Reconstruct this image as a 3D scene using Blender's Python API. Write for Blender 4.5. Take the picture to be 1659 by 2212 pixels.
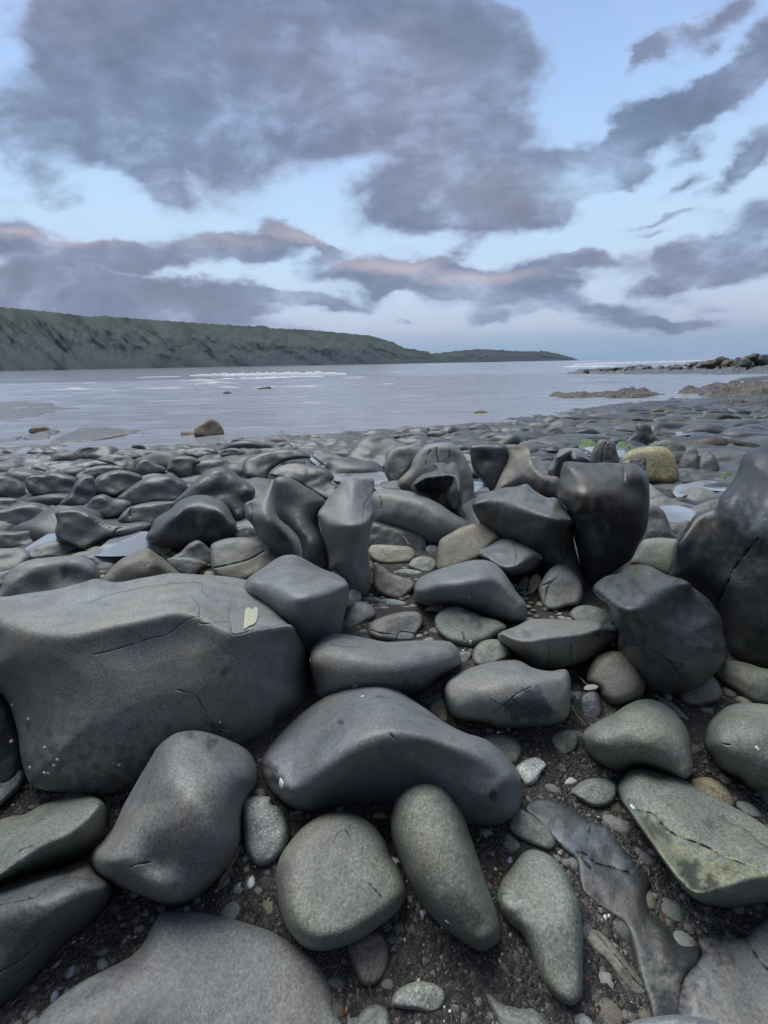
import bpy, math, random
import numpy as np
from mathutils import Matrix, Vector, noise as mnoise
from mathutils.geometry import delaunay_2d_cdt
random.seed(7); rng = np.random.default_rng(7)
R = math.radians
for o in list(bpy.data.objects): bpy.data.objects.remove(o)
S = bpy.context.scene
COL = S.collection

# ------------------------------------------------------------------ camera
CAM_H = 1.2; F = 870.0; PITCH = R(20.2); ROLL = R(1.06)
r0 = np.array([1, 0, 0.]); u0 = np.array([0, math.sin(PITCH), math.cos(PITCH)]); fw = np.array([0, math.cos(PITCH), -math.sin(PITCH)])
rt = math.cos(ROLL)*r0 - math.sin(ROLL)*u0
up = math.sin(ROLL)*r0 + math.cos(ROLL)*u0
cam = bpy.data.cameras.new('camera'); camo = bpy.data.objects.new('camera', cam); COL.objects.link(camo)
cam.sensor_fit = 'VERTICAL'; cam.sensor_height = 24; cam.lens = 24*F/2212; cam.clip_start = 0.02; cam.clip_end = 60000
M4 = Matrix(((rt[0], up[0], -fw[0], 0), (rt[1], up[1], -fw[1], 0), (rt[2], up[2], -fw[2], CAM_H), (0, 0, 0, 1)))
camo.matrix_world = M4
S.camera = camo
S.view_settings.view_transform = 'Standard'; S.view_settings.look = 'None'; S.view_settings.gamma = 1
S.view_settings.exposure = 0.0
O = np.array([0, 0, CAM_H])
def ray(P):
    P = np.atleast_2d(np.asarray(P, float))
    return ((P[:, :1]-829.5)/F)*rt + (-(P[:, 1:2]-1106)/F)*up + fw      # camera depth 1
def project(X):
    d = np.atleast_2d(X)-O; z = d@fw
    return np.stack([829.5+F*(d@rt)/z, 1106-F*(d@up)/z], 1)

# ------------------------------------------------------------------ node helpers
class NT:
    def __init__(s, tree): s.t = tree
    def n(s, typ, ins=None, **kw):
        nd = s.t.nodes.new(typ)
        for k, v in kw.items(): setattr(nd, k, v)
        if ins:
            for k, v in ins.items():
                sock = nd.inputs[k]
                if hasattr(v, 'is_linked'): s.t.links.new(v, sock)
                else: sock.default_value = v
        return nd
    def math(s, op, a, b=None, c=None, clamp=False):
        ins = {0: a}
        if b is not None: ins[1] = b
        if c is not None: ins[2] = c
        return s.n('ShaderNodeMath', ins, operation=op, use_clamp=clamp).outputs[0]
    def mix(s, f, a, b, blend='MIX'):
        nd = s.n('ShaderNodeMix', None, data_type='RGBA', blend_type=blend)
        for i, v in ((0, f), (6, a), (7, b)):
            if hasattr(v, 'is_linked'): s.t.links.new(v, nd.inputs[i])
            else: nd.inputs[i].default_value = v if i == 0 or len(v) == 4 else (*v, 1)
        return nd.outputs[2]
    def ramp(s, f, stops, interp='LINEAR'):
        nd = s.n('ShaderNodeValToRGB', {0: f}); cr = nd.color_ramp; cr.interpolation = interp
        while len(cr.elements) < len(stops): cr.elements.new(0.5)
        for e, (p, c) in zip(cr.elements, stops):
            e.position = p; e.color = (c, c, c, 1) if not hasattr(c, '__len__') else (*c, 1)
        return nd.outputs[0]
    def noise(s, vec, scale, detail=3, rough=.5, dist=0, out=0):
        return s.n('ShaderNodeTexNoise', {'Vector': vec, 'Scale': scale, 'Detail': detail, 'Roughness': rough, 'Distortion': dist}).outputs[out]
def srgb(*c):
    return tuple(((v/255)/12.92 if v/255 < .04045 else ((v/255+.055)/1.055)**2.4) for v in c)

# ------------------------------------------------------------------ sky: direction based, on a far wall of cloud
W = bpy.data.worlds.new('World'); S.world = W; W.use_nodes = True
w = NT(W.node_tree); W.node_tree.nodes.clear()
SUN_EL, SUN_AZ = R(62), R(-32)     # soft dusk light from high on the left
def wall(P):                       # picture point -> (x/y, z/y) of its direction
    d = ray(P)[0]; return np.array([d[0]/d[1], d[2]/d[1]])
tc = w.n('ShaderNodeTexCoord').outputs['Generated']
sep = w.n('ShaderNodeSeparateXYZ', {0: tc})
yy = w.math('MAXIMUM', sep.outputs[1], 0.12)
X = w.math('DIVIDE', sep.outputs[0], yy); Z = w.math('DIVIDE', sep.outputs[2], yy)
zc = w.math('MAXIMUM', sep.outputs[2], 0.0)
pl = w.n('ShaderNodeCombineXYZ', {0: X, 1: w.math('MULTIPLY', Z, 1.9), 2: 0.0}).outputs[0]
wn = w.noise(pl, 3.6, 5, .6, 0, 1)
wv = w.n('ShaderNodeVectorMath', {0: wn, 1: (.5, .5, .5)}, operation='SUBTRACT').outputs[0]
wv = w.n('ShaderNodeVectorMath', {0: wv, 1: (.26, .13, 0)}, operation='MULTIPLY').outputs[0]
XZ = w.n('ShaderNodeCombineXYZ', {0: X, 1: Z, 2: 0.0}).outputs[0]
PW = w.n('ShaderNodeVectorMath', {0: XZ, 1: wv}, operation='ADD').outputs[0]
# cloud banks: (x, y, half width, half height, tilt degrees, weight) as seen from the beach
CL = [(330,120,330,190,10,1.0),(640,130,330,230,0,1.1),(930,110,260,190,0,1.0),(800,250,280,95,0,.9),(1040,190,150,140,0,.8),
 (420,270,200,150,-30,1.0),(330,390,95,75,-35,1.1),(220,300,80,50,0,.9),(560,40,500,60,0,.6),(180,60,150,90,20,.8),
 (60,260,130,90,0,.8),(80,370,110,50,-20,.45),(150,420,60,30,0,.3),
 (880,440,150,62,5,1.1),(1010,380,180,85,10,1.1),(1180,400,170,75,15,1.1),(1350,372,80,28,5,.7),(1060,455,190,55,0,.9),(1240,310,60,50,0,.5),
 (1460,230,200,60,38,1.15),(1600,130,180,80,40,1.1),(1370,290,90,35,25,.8),(1400,110,50,30,40,.9),(1520,40,150,35,35,.9),(1640,330,90,60,35,1.0),(1580,380,60,30,20,.7),
 (1430,500,40,14,0,.6),(1560,520,100,26,15,.8),(1620,560,150,60,10,1.0),(1500,595,160,42,3,1.0),(1400,625,90,22,0,.5),(1330,560,120,30,5,.8),(1180,572,110,34,10,.9),
 (90,540,210,48,-8,1.1),(30,500,110,36,0,.7),(260,560,150,26,-5,.8),(430,540,130,42,0,.75),(560,525,90,40,10,.75),(640,515,70,20,-20,.8),(520,575,50,24,40,.5),(720,545,60,16,20,.6),(690,535,40,14,-30,.6),
 (770,592,120,46,0,1.3),(860,586,90,46,0,1.2),(1060,630,150,46,0,1.4),(940,602,90,40,0,1.2),(480,545,170,34,0,.7),(980,535,40,24,20,.7),(820,640,60,24,20,.6),
 (170,640,420,40,-3,1.15),(520,645,260,24,-4,1.0),(60,600,160,22,0,.7),(330,685,320,22,-4,.9),(700,660,80,12,-4,.6),(300,588,40,12,0,.6),(560,680,60,7,0,.5),(1090,683,80,13,2,.7),(880,694,40,7,0,.6),
 (1290,672,110,24,0,1.0),(1390,698,150,17,4,1.0),(1480,690,90,12,2,.7),(1240,610,60,14,10,.6),(1560,660,120,16,0,.6),(1480,330,50,22,30,.6),(1280,540,50,20,10,.5),(1420,470,70,14,5,.6),(1600,470,80,26,10,.8),(1460,400,40,18,20,.7),(1470,462,60,12,0,.4),(60,715,260,20,0,.9),(640,722,90,6,0,.3)]
def acc_blobs(L, soft=1.42):
    acc = None
    for x, y, rx, ry, a, wt in L:
        c = wall((x, y)); ex = wall((x+10, y))-c; ey = wall((x, y-10))-c
        sx = np.linalg.norm(ex)/10*rx*soft; sy = np.linalg.norm(ey)/10*ry*soft
        th = math.atan2(ex[1], ex[0])+R(a)
        m = w.n('ShaderNodeMapping', {0: PW, 1: (c[0], c[1], 0), 2: (0, 0, th), 3: (sx, sy, 1)}, vector_type='TEXTURE').outputs[0]
        g = w.n('ShaderNodeTexGradient', {0: m}, gradient_type='SPHERICAL').outputs['Fac']
        acc = w.math('MULTIPLY', g, wt) if acc is None else w.math('MULTIPLY_ADD', g, wt, acc)
    return acc
dens = acc_blobs(CL)
dens = w.math('MINIMUM', dens, .78)
fine = w.noise(pl, 5.5, 9, .60, .12)
mid = w.noise(pl, 2.6, 4, .55, .3)
dd = w.math('MULTIPLY_ADD', w.math('SUBTRACT', fine, .5), 1.35, w.math('MULTIPLY_ADD', w.math('SUBTRACT', mid, .5), .9, dens))
# unseen sky behind the camera: cloud cover added, thickened to dim stone fronts
behind = w.n('ShaderNodeMapRange', {0: sep.outputs[1], 1: .35, 2: .05}).outputs[0]
gen = w.math('MULTIPLY', w.noise(tc, 2.2, 4, .6), w.math('MULTIPLY', behind, 1.7))
dd = w.math('ADD', dd, gen)
mask = w.n('ShaderNodeMapRange', {0: dd, 1: .05, 2: .80}, interpolation_type='SMOOTHSTEP').outputs[0]
veil = w.n('ShaderNodeMapRange', {0: w.math('MULTIPLY_ADD', w.noise(pl, 2.1, 7, .66, .6), 1.0, w.math('MULTIPLY', dens, .22)), 1: .48, 2: .84, 4: .55}, interpolation_type='SMOOTHSTEP').outputs[0]
mask = w.math('MAXIMUM', mask, veil)
el = w.math('ARCSINE', sep.outputs[2])
sky = w.ramp(w.math('DIVIDE', el, 1.0), [(0.0, srgb(134,172,208)), (.035, srgb(152,180,210)), (.075, srgb(194,204,228)), (.15, srgb(200,222,243)), (.27, srgb(192,222,251)), (.42, srgb(170,205,249)), (.60, srgb(146,174,230)), (.85, srgb(190,204,230)), (1.0, srgb(210,218,235))])
nis = w.n('ShaderNodeTexSky', None, sky_type='NISHITA', sun_disc=False, sun_elevation=SUN_EL, sun_rotation=SUN_AZ).outputs[0]
nis = w.mix(1.0, nis, (.09, .09, .09), 'MULTIPLY')
sky = w.mix(.12, sky, nis)
warm = acc_blobs([(60,505,150,22,-8,.9),(250,530,90,18,0,.5),(470,520,120,26,0,.8),(640,510,70,18,-15,1.2),(760,535,50,14,-10,.9),(800,570,100,22,0,1.2),(900,572,60,20,0,1.0),(1030,605,110,18,0,1.2),(960,170,260,190,0,.12),(1060,400,130,60,0,.3)])
core = w.n('ShaderNodeMapRange', {0: w.math('ADD', dd, w.math('MULTIPLY', w.math('SUBTRACT', mid, .5), .9)), 1: .2, 2: 1.1}).outputs[0]
cc = w.ramp(core, [(0, srgb(170,189,218)), (.3, srgb(140,154,183)), (.65, srgb(115,127,152)), (1, srgb(96,108,130))])
tone = w.n('ShaderNodeMapRange', {0: w.noise(pl, 1.9, 3, .5, .2), 1: .38, 2: .62}, interpolation_type='SMOOTHSTEP').outputs[0]
cc = w.mix(1.0, cc, w.mix(tone, (.93, 1.0, 1.03), (1.13, 1.02, 1.02)), 'MULTIPLY')
cc = w.mix(w.math('MULTIPLY', warm, .75, clamp=True), cc, srgb(178,168,178))
lum = w.n('ShaderNodeMapRange', {0: w.noise(pl, 2.8, 6, .55, .25), 1: .32, 2: .68, 3: .76, 4: 1.38}).outputs[0]
cc = w.mix(1.0, cc, w.n('ShaderNodeCombineXYZ', {0: lum, 1: lum, 2: lum}).outputs[0], 'MULTIPLY')
skyc = w.mix(w.math('MULTIPLY', mask, .94), sky, cc)
skyc = w.mix(w.n('ShaderNodeMapRange', {0: sep.outputs[2], 1: -.02, 2: 0.0}).outputs[0], srgb(100,110,125), skyc)
# sky out of view behind the camera dimmed, added to darken stone fronts
back_dim = w.math('MULTIPLY', w.n('ShaderNodeMapRange', {0: sep.outputs[1], 1: .15, 2: -.25}).outputs[0], w.n('ShaderNodeMapRange', {0: sep.outputs[2], 1: .85, 2: .5}).outputs[0])
skyc = w.mix(w.math('MULTIPLY', back_dim, .8), skyc, srgb(66,74,92))
bg = w.n('ShaderNodeBackground', {0: skyc, 1: 1.12})
w.n('ShaderNodeOutputWorld', {0: bg.outputs[0]})
W.cycles.sampling_method = 'MANUAL'; W.cycles.sample_map_resolution = 512
# ------------------------------------------------------------------ sun: broad soft glow through the overcast, high on the left
sl = bpy.data.lights.new('sun', 'SUN'); sl.energy = 3.0; sl.angle = R(40); sl.color = (1.0, .99, .94)
so = bpy.data.objects.new('sun', sl); COL.objects.link(so)
sd = Vector((math.sin(SUN_AZ)*math.cos(SUN_EL), math.cos(SUN_AZ)*math.cos(SUN_EL), math.sin(SUN_EL)))
so.rotation_euler = sd.to_track_quat('Z', 'Y').to_euler(); so.location = (0, -5, 8)

# ------------------------------------------------------------------ object helpers
def tag(o, label=None, cat=None, group=None, kind=None):
    if label: o['label'] = label
    if cat: o['category'] = cat
    if group: o['group'] = group
    if kind: o['kind'] = kind
    return o
def mk(name, V, Fc, mat, loc=None, parent=None, smooth=True, tint=None):
    V = np.asarray(V, float); loc = np.zeros(3) if loc is None else np.asarray(loc, float)
    me = bpy.data.meshes.new(name)
    if isinstance(Fc, np.ndarray) and len(Fc):
        k = Fc.shape[1]; V2 = (V-loc).astype(np.float32)
        me.vertices.add(len(V2)); me.vertices.foreach_set('co', V2.ravel())
        me.loops.add(Fc.size); me.loops.foreach_set('vertex_index', Fc.astype(np.int32).ravel())
        me.polygons.add(len(Fc)); me.polygons.foreach_set('loop_start', np.arange(0, Fc.size, k, dtype=np.int32))
        me.update(calc_edges=True)
    else:
        me.from_pydata([tuple(v) for v in (V-loc)], [], [tuple(int(i) for i in f) for f in Fc])
    me.polygons.foreach_set('use_smooth', [smooth]*len(me.polygons))
    if tint is not None:
        at = me.color_attributes.new('tint', 'FLOAT_COLOR', 'POINT')
        t = np.ones((len(V), 4), np.float32); t[:, :3] = tint; at.data.foreach_set('color', t.ravel())
    me.materials.append(mat); me.validate()
    o = bpy.data.objects.new(name, me); COL.objects.link(o); o.location = loc
    if parent: o.parent = parent; o.location = Vector(loc)-parent.location
    return o

# ------------------------------------------------------------------ materials
def principled(nm): 
    m = bpy.data.materials.new(nm); m.use_nodes = True; m.node_tree.nodes.clear(); t = NT(m.node_tree)
    b = t.n('ShaderNodeBsdfPrincipled'); t.n('ShaderNodeOutputMaterial', {0: b.outputs[0]}); return m, t, b
def rock_mat(nm, col, rough=.62, speck=.45, grain=170, bump=.35, white=0.0, tinted=True, streak=0.0):
    m, t, b = principled(nm)
    co = t.n('ShaderNodeTexCoord').outputs['Object']
    oi = t.n('ShaderNodeObjectInfo')
    off = t.n('ShaderNodeVectorMath', {0: co, 1: t.n('ShaderNodeVectorMath', {0: oi.outputs['Location'], 1: (3.1, 2.3, 5.7)}, operation='MULTIPLY').outputs[0]}, operation='ADD').outputs[0]
    big = t.noise(off, 3.2, 4, .6); med = t.noise(off, 16, 5, .65); fn = t.noise(off, grain, 2, .6); vf = t.noise(off, grain*2.7, 1, .5)
    base = t.mix(t.ramp(big, [(.32, 0), (.68, 1)]), tuple(c*.80 for c in col), tuple(c*1.14 for c in col))
    hue = t.noise(off, 5.5, 2, .5)
    base = t.mix(t.math('MULTIPLY', t.ramp(hue, [(.45, 0), (.7, 1)]), .6), base, (col[0]*1.16, col[1]*1.02, col[2]*.82))
    base = t.mix(1, base, t.ramp(med, [(.25, .82), (.5, 1.0), (.75, 1.16)]), 'MULTIPLY')
    base = t.mix(1, base, t.ramp(fn, [(.30, 1-speck), (.5, 1.0), (.70, 1+speck)]), 'MULTIPLY')
    base = t.mix(1, base, t.ramp(vf, [(.30, 1-speck*.7), (.5, 1.0), (.70, 1+speck*.8)]), 'MULTIPLY')
    damp = t.noise(off, 2.1, 5, .68, .6)
    base = t.mix(t.math('MULTIPLY', t.ramp(damp, [(.52, 0), (.60, 1)]), .38), base, tuple(c*.52 for c in col))
    scuff = t.noise(off, 9.0, 6, .75, 1.2)
    base = t.mix(t.math('MULTIPLY', t.ramp(scuff, [(.63, 0), (.70, 1)]), .35), base, tuple(min(1, c*1.7) for c in col))
    if white:
        v = t.n('ShaderNodeTexVoronoi', {'Vector': off, 'Scale': grain*.75}).outputs['Distance']
        base = t.mix(t.math('MULTIPLY', t.ramp(v, [(.16, 1), (.27, 0)]), white), base, (.72, .74, .73))
    if streak:
        mp = t.n('ShaderNodeMapping', {0: off, 2: (.5, .6, .7), 3: (3, 3, 40)}).outputs[0]
        base = t.mix(t.math('MULTIPLY', t.ramp(t.noise(mp, 1.3, 4, .6), [(.48, 0), (.62, 1)]), streak), base, tuple(c*.45 for c in col))
    val = t.math('MULTIPLY_ADD', oi.outputs['Random'], .2, .90)
    base = t.mix(1, base, t.n('ShaderNodeCombineXYZ', {0: val, 1: val, 2: val}).outputs[0], 'MULTIPLY')
    if tinted: base = t.mix(1, base, t.n('ShaderNodeAttribute', attribute_name='tint').outputs['Color'], 'MULTIPLY')
    t.t.links.new(base, b.inputs['Base Color'])
    t.t.links.new(t.math('MULTIPLY_ADD', med, .3, rough-.15), b.inputs['Roughness'])
    pits = t.n('ShaderNodeTexVoronoi', {'Vector': off, 'Scale': 34.0, 'Randomness': 1.0}).outputs['Distance']
    pit = t.math('MULTIPLY', t.ramp(pits, [(.0, 0), (.22, 1)]), t.ramp(big, [(.4, .0), (.6, .5)]))
    h = t.math('MULTIPLY_ADD', fn, .25, t.math('MULTIPLY_ADD', med, 1.0, t.math('MULTIPLY_ADD', vf, .1, pit)))
    bp = t.n('ShaderNodeBump', {'Strength': bump, 'Distance': .006, 'Height': h})
    t.t.links.new(bp.outputs[0], b.inputs['Normal'])
    return m
MT = {
 'slate': rock_mat('rock_slate_grey', (.190, .200, .198), .52, .30),
 'bluish': rock_mat('rock_blue_grey', (.168, .182, .194), .46, .28),
 'dark': rock_mat('rock_dark_wet', (.042, .047, .051), .40, .3),
 'char': rock_mat('rock_charcoal', (.098, .104, .103), .50, .3),
 'brown': rock_mat('rock_brown_grey', (.160, .143, .120), .55),
 'green': rock_mat('rock_green_grey', (.172, .190, .166), .58, .38, 150),
 'purp': rock_mat('rock_warm_grey', (.172, .180, .180), .56, .32, 150),
 'buff': rock_mat('rock_buff', (.275, .262, .205), .62, .42),
 'tan': rock_mat('rock_yellow_tan', (.36, .33, .185), .66, .4, 60),
 'pale': rock_mat('rock_pale_speckled', (.28, .305, .29), .6, .4, 150, .4, .75),
 'white': rock_mat('rock_white', (.50, .50, .47), .6, .2, 150),
 'orange': rock_mat('rock_orange', (.30, .20, .10), .5, .25, 150),
 'band': rock_mat('rock_banded', (.22, .222, .19), .6, .4, 150, .4, 0, True, .5),
 'reef': rock_mat('rock_reef', (.078, .069, .052), .6, .5, 5.0, .9),
 'field': rock_mat('rock_field_wet', (.084, .091, .094), .42, .25, 120, .45),
 'weed': rock_mat('rock_weed_brown', (.062, .052, .040), .5, .5, 9.0, .9),
}

# ------------------------------------------------------------------ terrain
SEA = -0.18
def shore(x, y):     # distance to the waterline along each bearing
    a = np.asarray(x)/np.maximum(np.asarray(y), .5)
    return np.interp(a, [-1.2, -.8, -.45, -.1, .2, .45, .7, 1.0], [6.6, 6.9, 7.6, 8.6, 9.4, 11.5, 15.5, 18.0])
def zg(x, y):
    x = np.asarray(x, float); y = np.asarray(y, float)
    t = (y-3)/(shore(x, y)-3)
    z = np.where(t < 0, 0, np.where(t < 1, SEA*t, SEA-0.25*(t-1)))
    return np.maximum(z, -1.2)
def hit(P, dz=0.0):  # point where the ray through a picture point meets the ground (+dz)
    d = ray(P); z = np.full(len(d), dz)
    for _ in range(25):
        s = (z-CAM_H)/np.minimum(d[:, 2], -1e-4); s = np.clip(s, .1, 80); q = O+d*s[:, None]
        z = .5*z+.5*(zg(q[:, 0], q[:, 1])+dz)
    return q

# ------------------------------------------------------------------ stones from outline + relief
CROP = {'C': (0, 1350, 850), 'D': (750, 1350, 900), 'E': (1600, 1250, 900), 'F': (0, 1800, 900), 'G': (800, 1800, 900), 'H': (1600, 1750, 900),
        'I': (0, 2433, 900), 'J': (800, 2433, 900), 'K': (1600, 2433, 900), 'L': (0, 950, 1250), 'M': (1250, 950, 1250)}
def toP(crop, pts):
    ox, oy, wd = CROP[crop]; k = wd/1659
    pts = np.array(pts, float).copy(); pts[:, 0] = (pts[:, 0]*k+ox)/1.50693; pts[:, 1] = (pts[:, 1]*k+oy)/1.50693
    return pts
def catmull(pts, step, closed=True):
    n = len(pts); out = []
    for i in range(n if closed else n-1):
        p0, p1, p2, p3 = (pts[(i+k) % n] for k in (-1, 0, 1, 2)) if closed else (pts[max(i-1, 0)], pts[i], pts[i+1], pts[min(i+2, n-1)])
        L = np.linalg.norm(p2-p1); m = max(1, int(L/step))
        for j in range(m):
            t = j/m
            out.append(.5*((2*p1)+(-p0+p2)*t+(2*p0-5*p1+4*p2-p3)*t*t+(-p0+3*p1-3*p2+p3)*t**3))
    if not closed: out.append(pts[-1])
    return np.array(out)
def segdist(Q, A, B):
    AB = B-A; L2 = np.maximum((AB**2).sum(1), 1e-9)
    best = np.full(len(Q), 1e9); idx = np.zeros(len(Q), int)
    for c in range(0, len(Q), 4000):
        q = Q[c:c+4000]
        t = np.clip(((q[:, None]-A[None])*AB[None]).sum(2)/L2, 0, 1)
        d = np.sqrt(((A[None]+t[..., None]*AB[None]-q[:, None])**2).sum(2))
        idx[c:c+4000] = d.argmin(1); best[c:c+4000] = d.min(1)
    return best, idx
def inside(Q, poly):
    x, y = Q[:, 0][:, None], Q[:, 1][:, None]; x1, y1 = poly[:, 0], poly[:, 1]; x2, y2 = np.roll(x1, -1), np.roll(y1, -1)
    c = ((y1 > y) != (y2 > y)) & (x < (x2-x1)*(y-y1)/np.where(y2 == y1, 1e-9, y2-y1)+x1)
    return c.sum(1) % 2 == 1
def fbm(V, f, oct=3, seed=0.0):
    return np.array([mnoise.fractal(Vector((v[0]*f+seed, v[1]*f-seed*1.7, v[2]*f+seed*.6)), 0.9, 2.0, oct) for v in V])
ALLPOLY = []; POOLS = []
def stone(crop, name, label, pts, mat='slate', lean=None, tk=.75, tb=.9, ridge=None, rz=None, rw=.10, sink=.02, z0=0.0, pw=2.2,
          cr=(), patch=(), rough=1.0, group=None, cat='rock', parent=None, base=None, bumps=(), res=1.0, crw=2.0, fac=.7, big=1.0, sea=False):
    P = toP(crop, pts) if crop else np.array(pts, float)
    size = math.sqrt(np.prod(P.max(0)-P.min(0)))
    sp = min(max(size/38, 1.7), 6.5)/res
    B = catmull(P, sp*.8); ALLPOLY.append(B)
    A2 = np.roll(B, -1, 0)
    # sample points
    x0, y0 = B.min(0); x1, y1 = B.max(0)
    gx = np.arange(x0, x1, sp); gy = np.arange(y0, y1, sp*.866)
    G = np.array([(x+(sp/2 if j % 2 else 0), y) for j, y in enumerate(gy) for x in gx])
    G = G+rng.uniform(-.12, .12, G.shape)*sp
    T = A2-np.roll(B, 1, 0); T /= np.linalg.norm(T, axis=1)[:, None]+1e-9; Nn = np.stack([-T[:, 1], T[:, 0]], 1)
    rings = []
    for dd_ in (.12, .4, .9):
        for sgn in (1, -1): rings.append((B+Nn*sgn*dd_*sp, dd_*sp))
    pts2 = [G[inside(G, B)]]
    d0, _ = segdist(pts2[0], B, A2); pts2[0] = pts2[0][d0 > sp*1.2]
    for q, dn in rings:
        q = q[inside(q, B)]
        if len(q):
            dq, _ = segdist(q, B, A2); pts2.append(q[dq > dn*.85])
    crk = []
    for c in cr:
        c = catmull(toP(crop, c) if crop else np.array(c, float), 1.6, False); crk.append(c)
        t_ = np.gradient(c, axis=0); t_ /= np.linalg.norm(t_, axis=1)[:, None]+1e-9; n_ = np.stack([-t_[:, 1], t_[:, 0]], 1)
        for k in (0, crw*.55, -crw*.55, crw*1.3, -crw*1.3, crw*2.2, -crw*2.2):
            q = c+n_*k; q = q[inside(q, B)]
            if len(q):
                dq, _ = segdist(q, B, A2); pts2.append(q[dq > sp*.5])
    Q = np.concatenate([B]+pts2); nb = len(B)
    res_ = delaunay_2d_cdt([Vector(p) for p in Q], [(i, (i+1) % nb) for i in range(nb)], [], 1, 1e-4)
    Q = np.array([(v.x, v.y) for v in res_[0]]); T3 = [tuple(f) for f in res_[2] if len(f) == 3]
    T3 = np.array(T3, int)
    d, _ = segdist(Q, B, A2); rim = d < 1e-3
    # smooth distance
    mid_ = (B+A2)/2; ln = np.linalg.norm(A2-B, axis=1)
    acc = np.zeros(len(Q))
    for c in range(0, len(Q), 4000):
        D_ = np.linalg.norm(Q[c:c+4000, None]-mid_[None], axis=2); acc[c:c+4000] = (ln/np.maximum(D_, sp*.9)**3).sum(1)
    ph = np.minimum(math.sqrt(2)*acc**-.5, d*1.15); ph[rim] = 0
    pm = ph.max(); minor = pm/.56; u = np.clip(ph/pm, 0, 1)
    g = (1-(1-u)**pw)**(1/pw)
    # rim plane
    cen = (B.min(0)+B.max(0))/2
    bot = B[B[:, 1].argmax()] if base is None else toP(crop, [base])[0] if crop else np.array(base, float)
    C0 = hit([bot], z0-sink)[0]
    if sea: d_ = ray([bot])[0]; C0 = O+d_*((SEA-.03-CAM_H)/d_[2])
    dc = ray([cen])[0]; th = math.atan2(-dc[2], math.hypot(dc[0], dc[1])); az = math.atan2(C0[0], C0[1])
    incl = R(lean) if lean is not None else .55*(math.pi/2-max(th, .25))
    lat = np.array([math.cos(az), -math.sin(az), 0]); inc = np.array([math.sin(az)*math.cos(incl), math.cos(az)*math.cos(incl), math.sin(incl)])
    nrm = np.cross(lat, inc)
    dirs = ray(Q); num = nrm@(C0-O); s0 = num/(dirs@nrm)
    sc = float(num/(dc@nrm)); px = sc/F
    b = tk*minor*px*g
    if ridge is None:      # a few worn-down facets
        bm_ = b.max(); k_ = bm_*.07; qn = (Q-cen)/minor
        for _ in range(4):
            an = rng.uniform(0, 2*math.pi); gr = rng.uniform(.08, .38)*fac; pl_ = bm_*(rng.uniform(.88, 1.02)+gr*(qn[:, 0]*math.cos(an)+qn[:, 1]*math.sin(an)))
            pl_ = np.maximum(pl_, bm_*.12); b = np.where(b < 1e-6, b, np.minimum(b, -k_*np.log(np.exp(-b/k_)+np.exp(-np.clip(pl_/k_, 0, 80)))))
        b = np.maximum(b, 0)
    if ridge is not None:
        rp = toP(crop, ridge) if crop else np.array(ridge, float)
        rc = catmull(rp, sp*2, False)
        rz_ = np.interp(np.linspace(0, 1, len(rc)), np.linspace(0, 1, len(np.atleast_1d(rz))), np.atleast_1d(rz)) if rz is not None else None
        dr_ = ray(rc); sr = (rz_+zg(C0[0], C0[1])-CAM_H)/dr_[:, 2]; sp_ = num/(dr_@nrm); bb = np.maximum(sp_-sr, .22*minor*px)
        dist, idx = segdist(Q, rc[:-1], rc[1:])
        # soft blend of ridge values
        rwp = rw*minor
        ds = np.sqrt(dist**2+rwp**2)-rwp
        D_ = ((Q[:, None]-rc[None])**2).sum(2); wgt = 1/(D_+(minor*.15)**2)**1.5; val = (wgt*bb[None]).sum(1)/wgt.sum(1)
        dsm = np.minimum(ph*1.5, d*1.15); t = dsm/(dsm+ds+1e-6); b = b*.45+val*(t**.85)
    for (bx, by, br, ba) in bumps:
        c = toP(crop, [(bx, by)])[0] if crop else np.array((bx, by)); k = CROP[crop][2]/1659/1.50693 if crop else 1
        b = b+ba*minor*px*np.exp(-((Q-c)**2).sum(1)/(br*k)**2)*np.clip(u*4, 0, 1)
    s = s0-b
    V = O+dirs*s[:, None]
    sz = minor*px; sd_ = rng.uniform(0, 50)
    nz = fbm(V, .8/sz, 2, sd_)*.11*max(1, big)+fbm(V, 3.2/sz, 3, sd_+9)*.016
    gate = np.clip(u*3, 0, 1)
    s = s-nz*sz*gate*rough
    tint = np.ones((len(Q), 3))
    for c in crk:
        dk, _ = segdist(Q, c[:-1], c[1:]); vr = np.clip(.55+fbm(np.c_[Q, np.zeros(len(Q))]*np.array([1, 1, 0]), .05, 3, sd_)*1.3, .1, 1.1); e = np.exp(-(dk/(crw*.75))**2)*vr; s = s+e*crw*1.7*px*np.clip(d/(2*sp), 0, 1); tint *= (1-.45*np.exp(-(dk/(crw*.7))**2))[:, None]
    for poly, colr, sf in patch:
        pp = catmull(toP(crop, poly) if crop else np.array(poly, float), 4); dk, _ = segdist(Q, pp, np.roll(pp, -1, 0)); sg = np.where(inside(Q, pp), dk, -dk)
        sg = sg+fbm(np.c_[Q, np.zeros(len(Q))], .06, 3, sd_)*sf*1.5
        m_ = np.clip(sg/sf+.5, 0, 1)[:, None]; tint = tint*(1-m_)+tint*np.array(colr)*m_
    V = O+dirs*s[:, None]
    # back half
    ins = np.where(~rim)[0]; mp = np.arange(len(Q)); mp[ins] = len(Q)+np.arange(len(ins))
    sb = s0+tb*minor*px*g
    Vb = O+dirs[ins]*sb[ins][:, None]
    a, b_, c_ = V[T3[:, 0]], V[T3[:, 1]], V[T3[:, 2]]
    nn = np.cross(b_-a, c_-a); flip = ((a-O)*nn).sum(1) > 0
    T3[flip] = T3[flip][:, ::-1]
    Fc = np.concatenate([T3, mp[T3][:, ::-1]])
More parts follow.
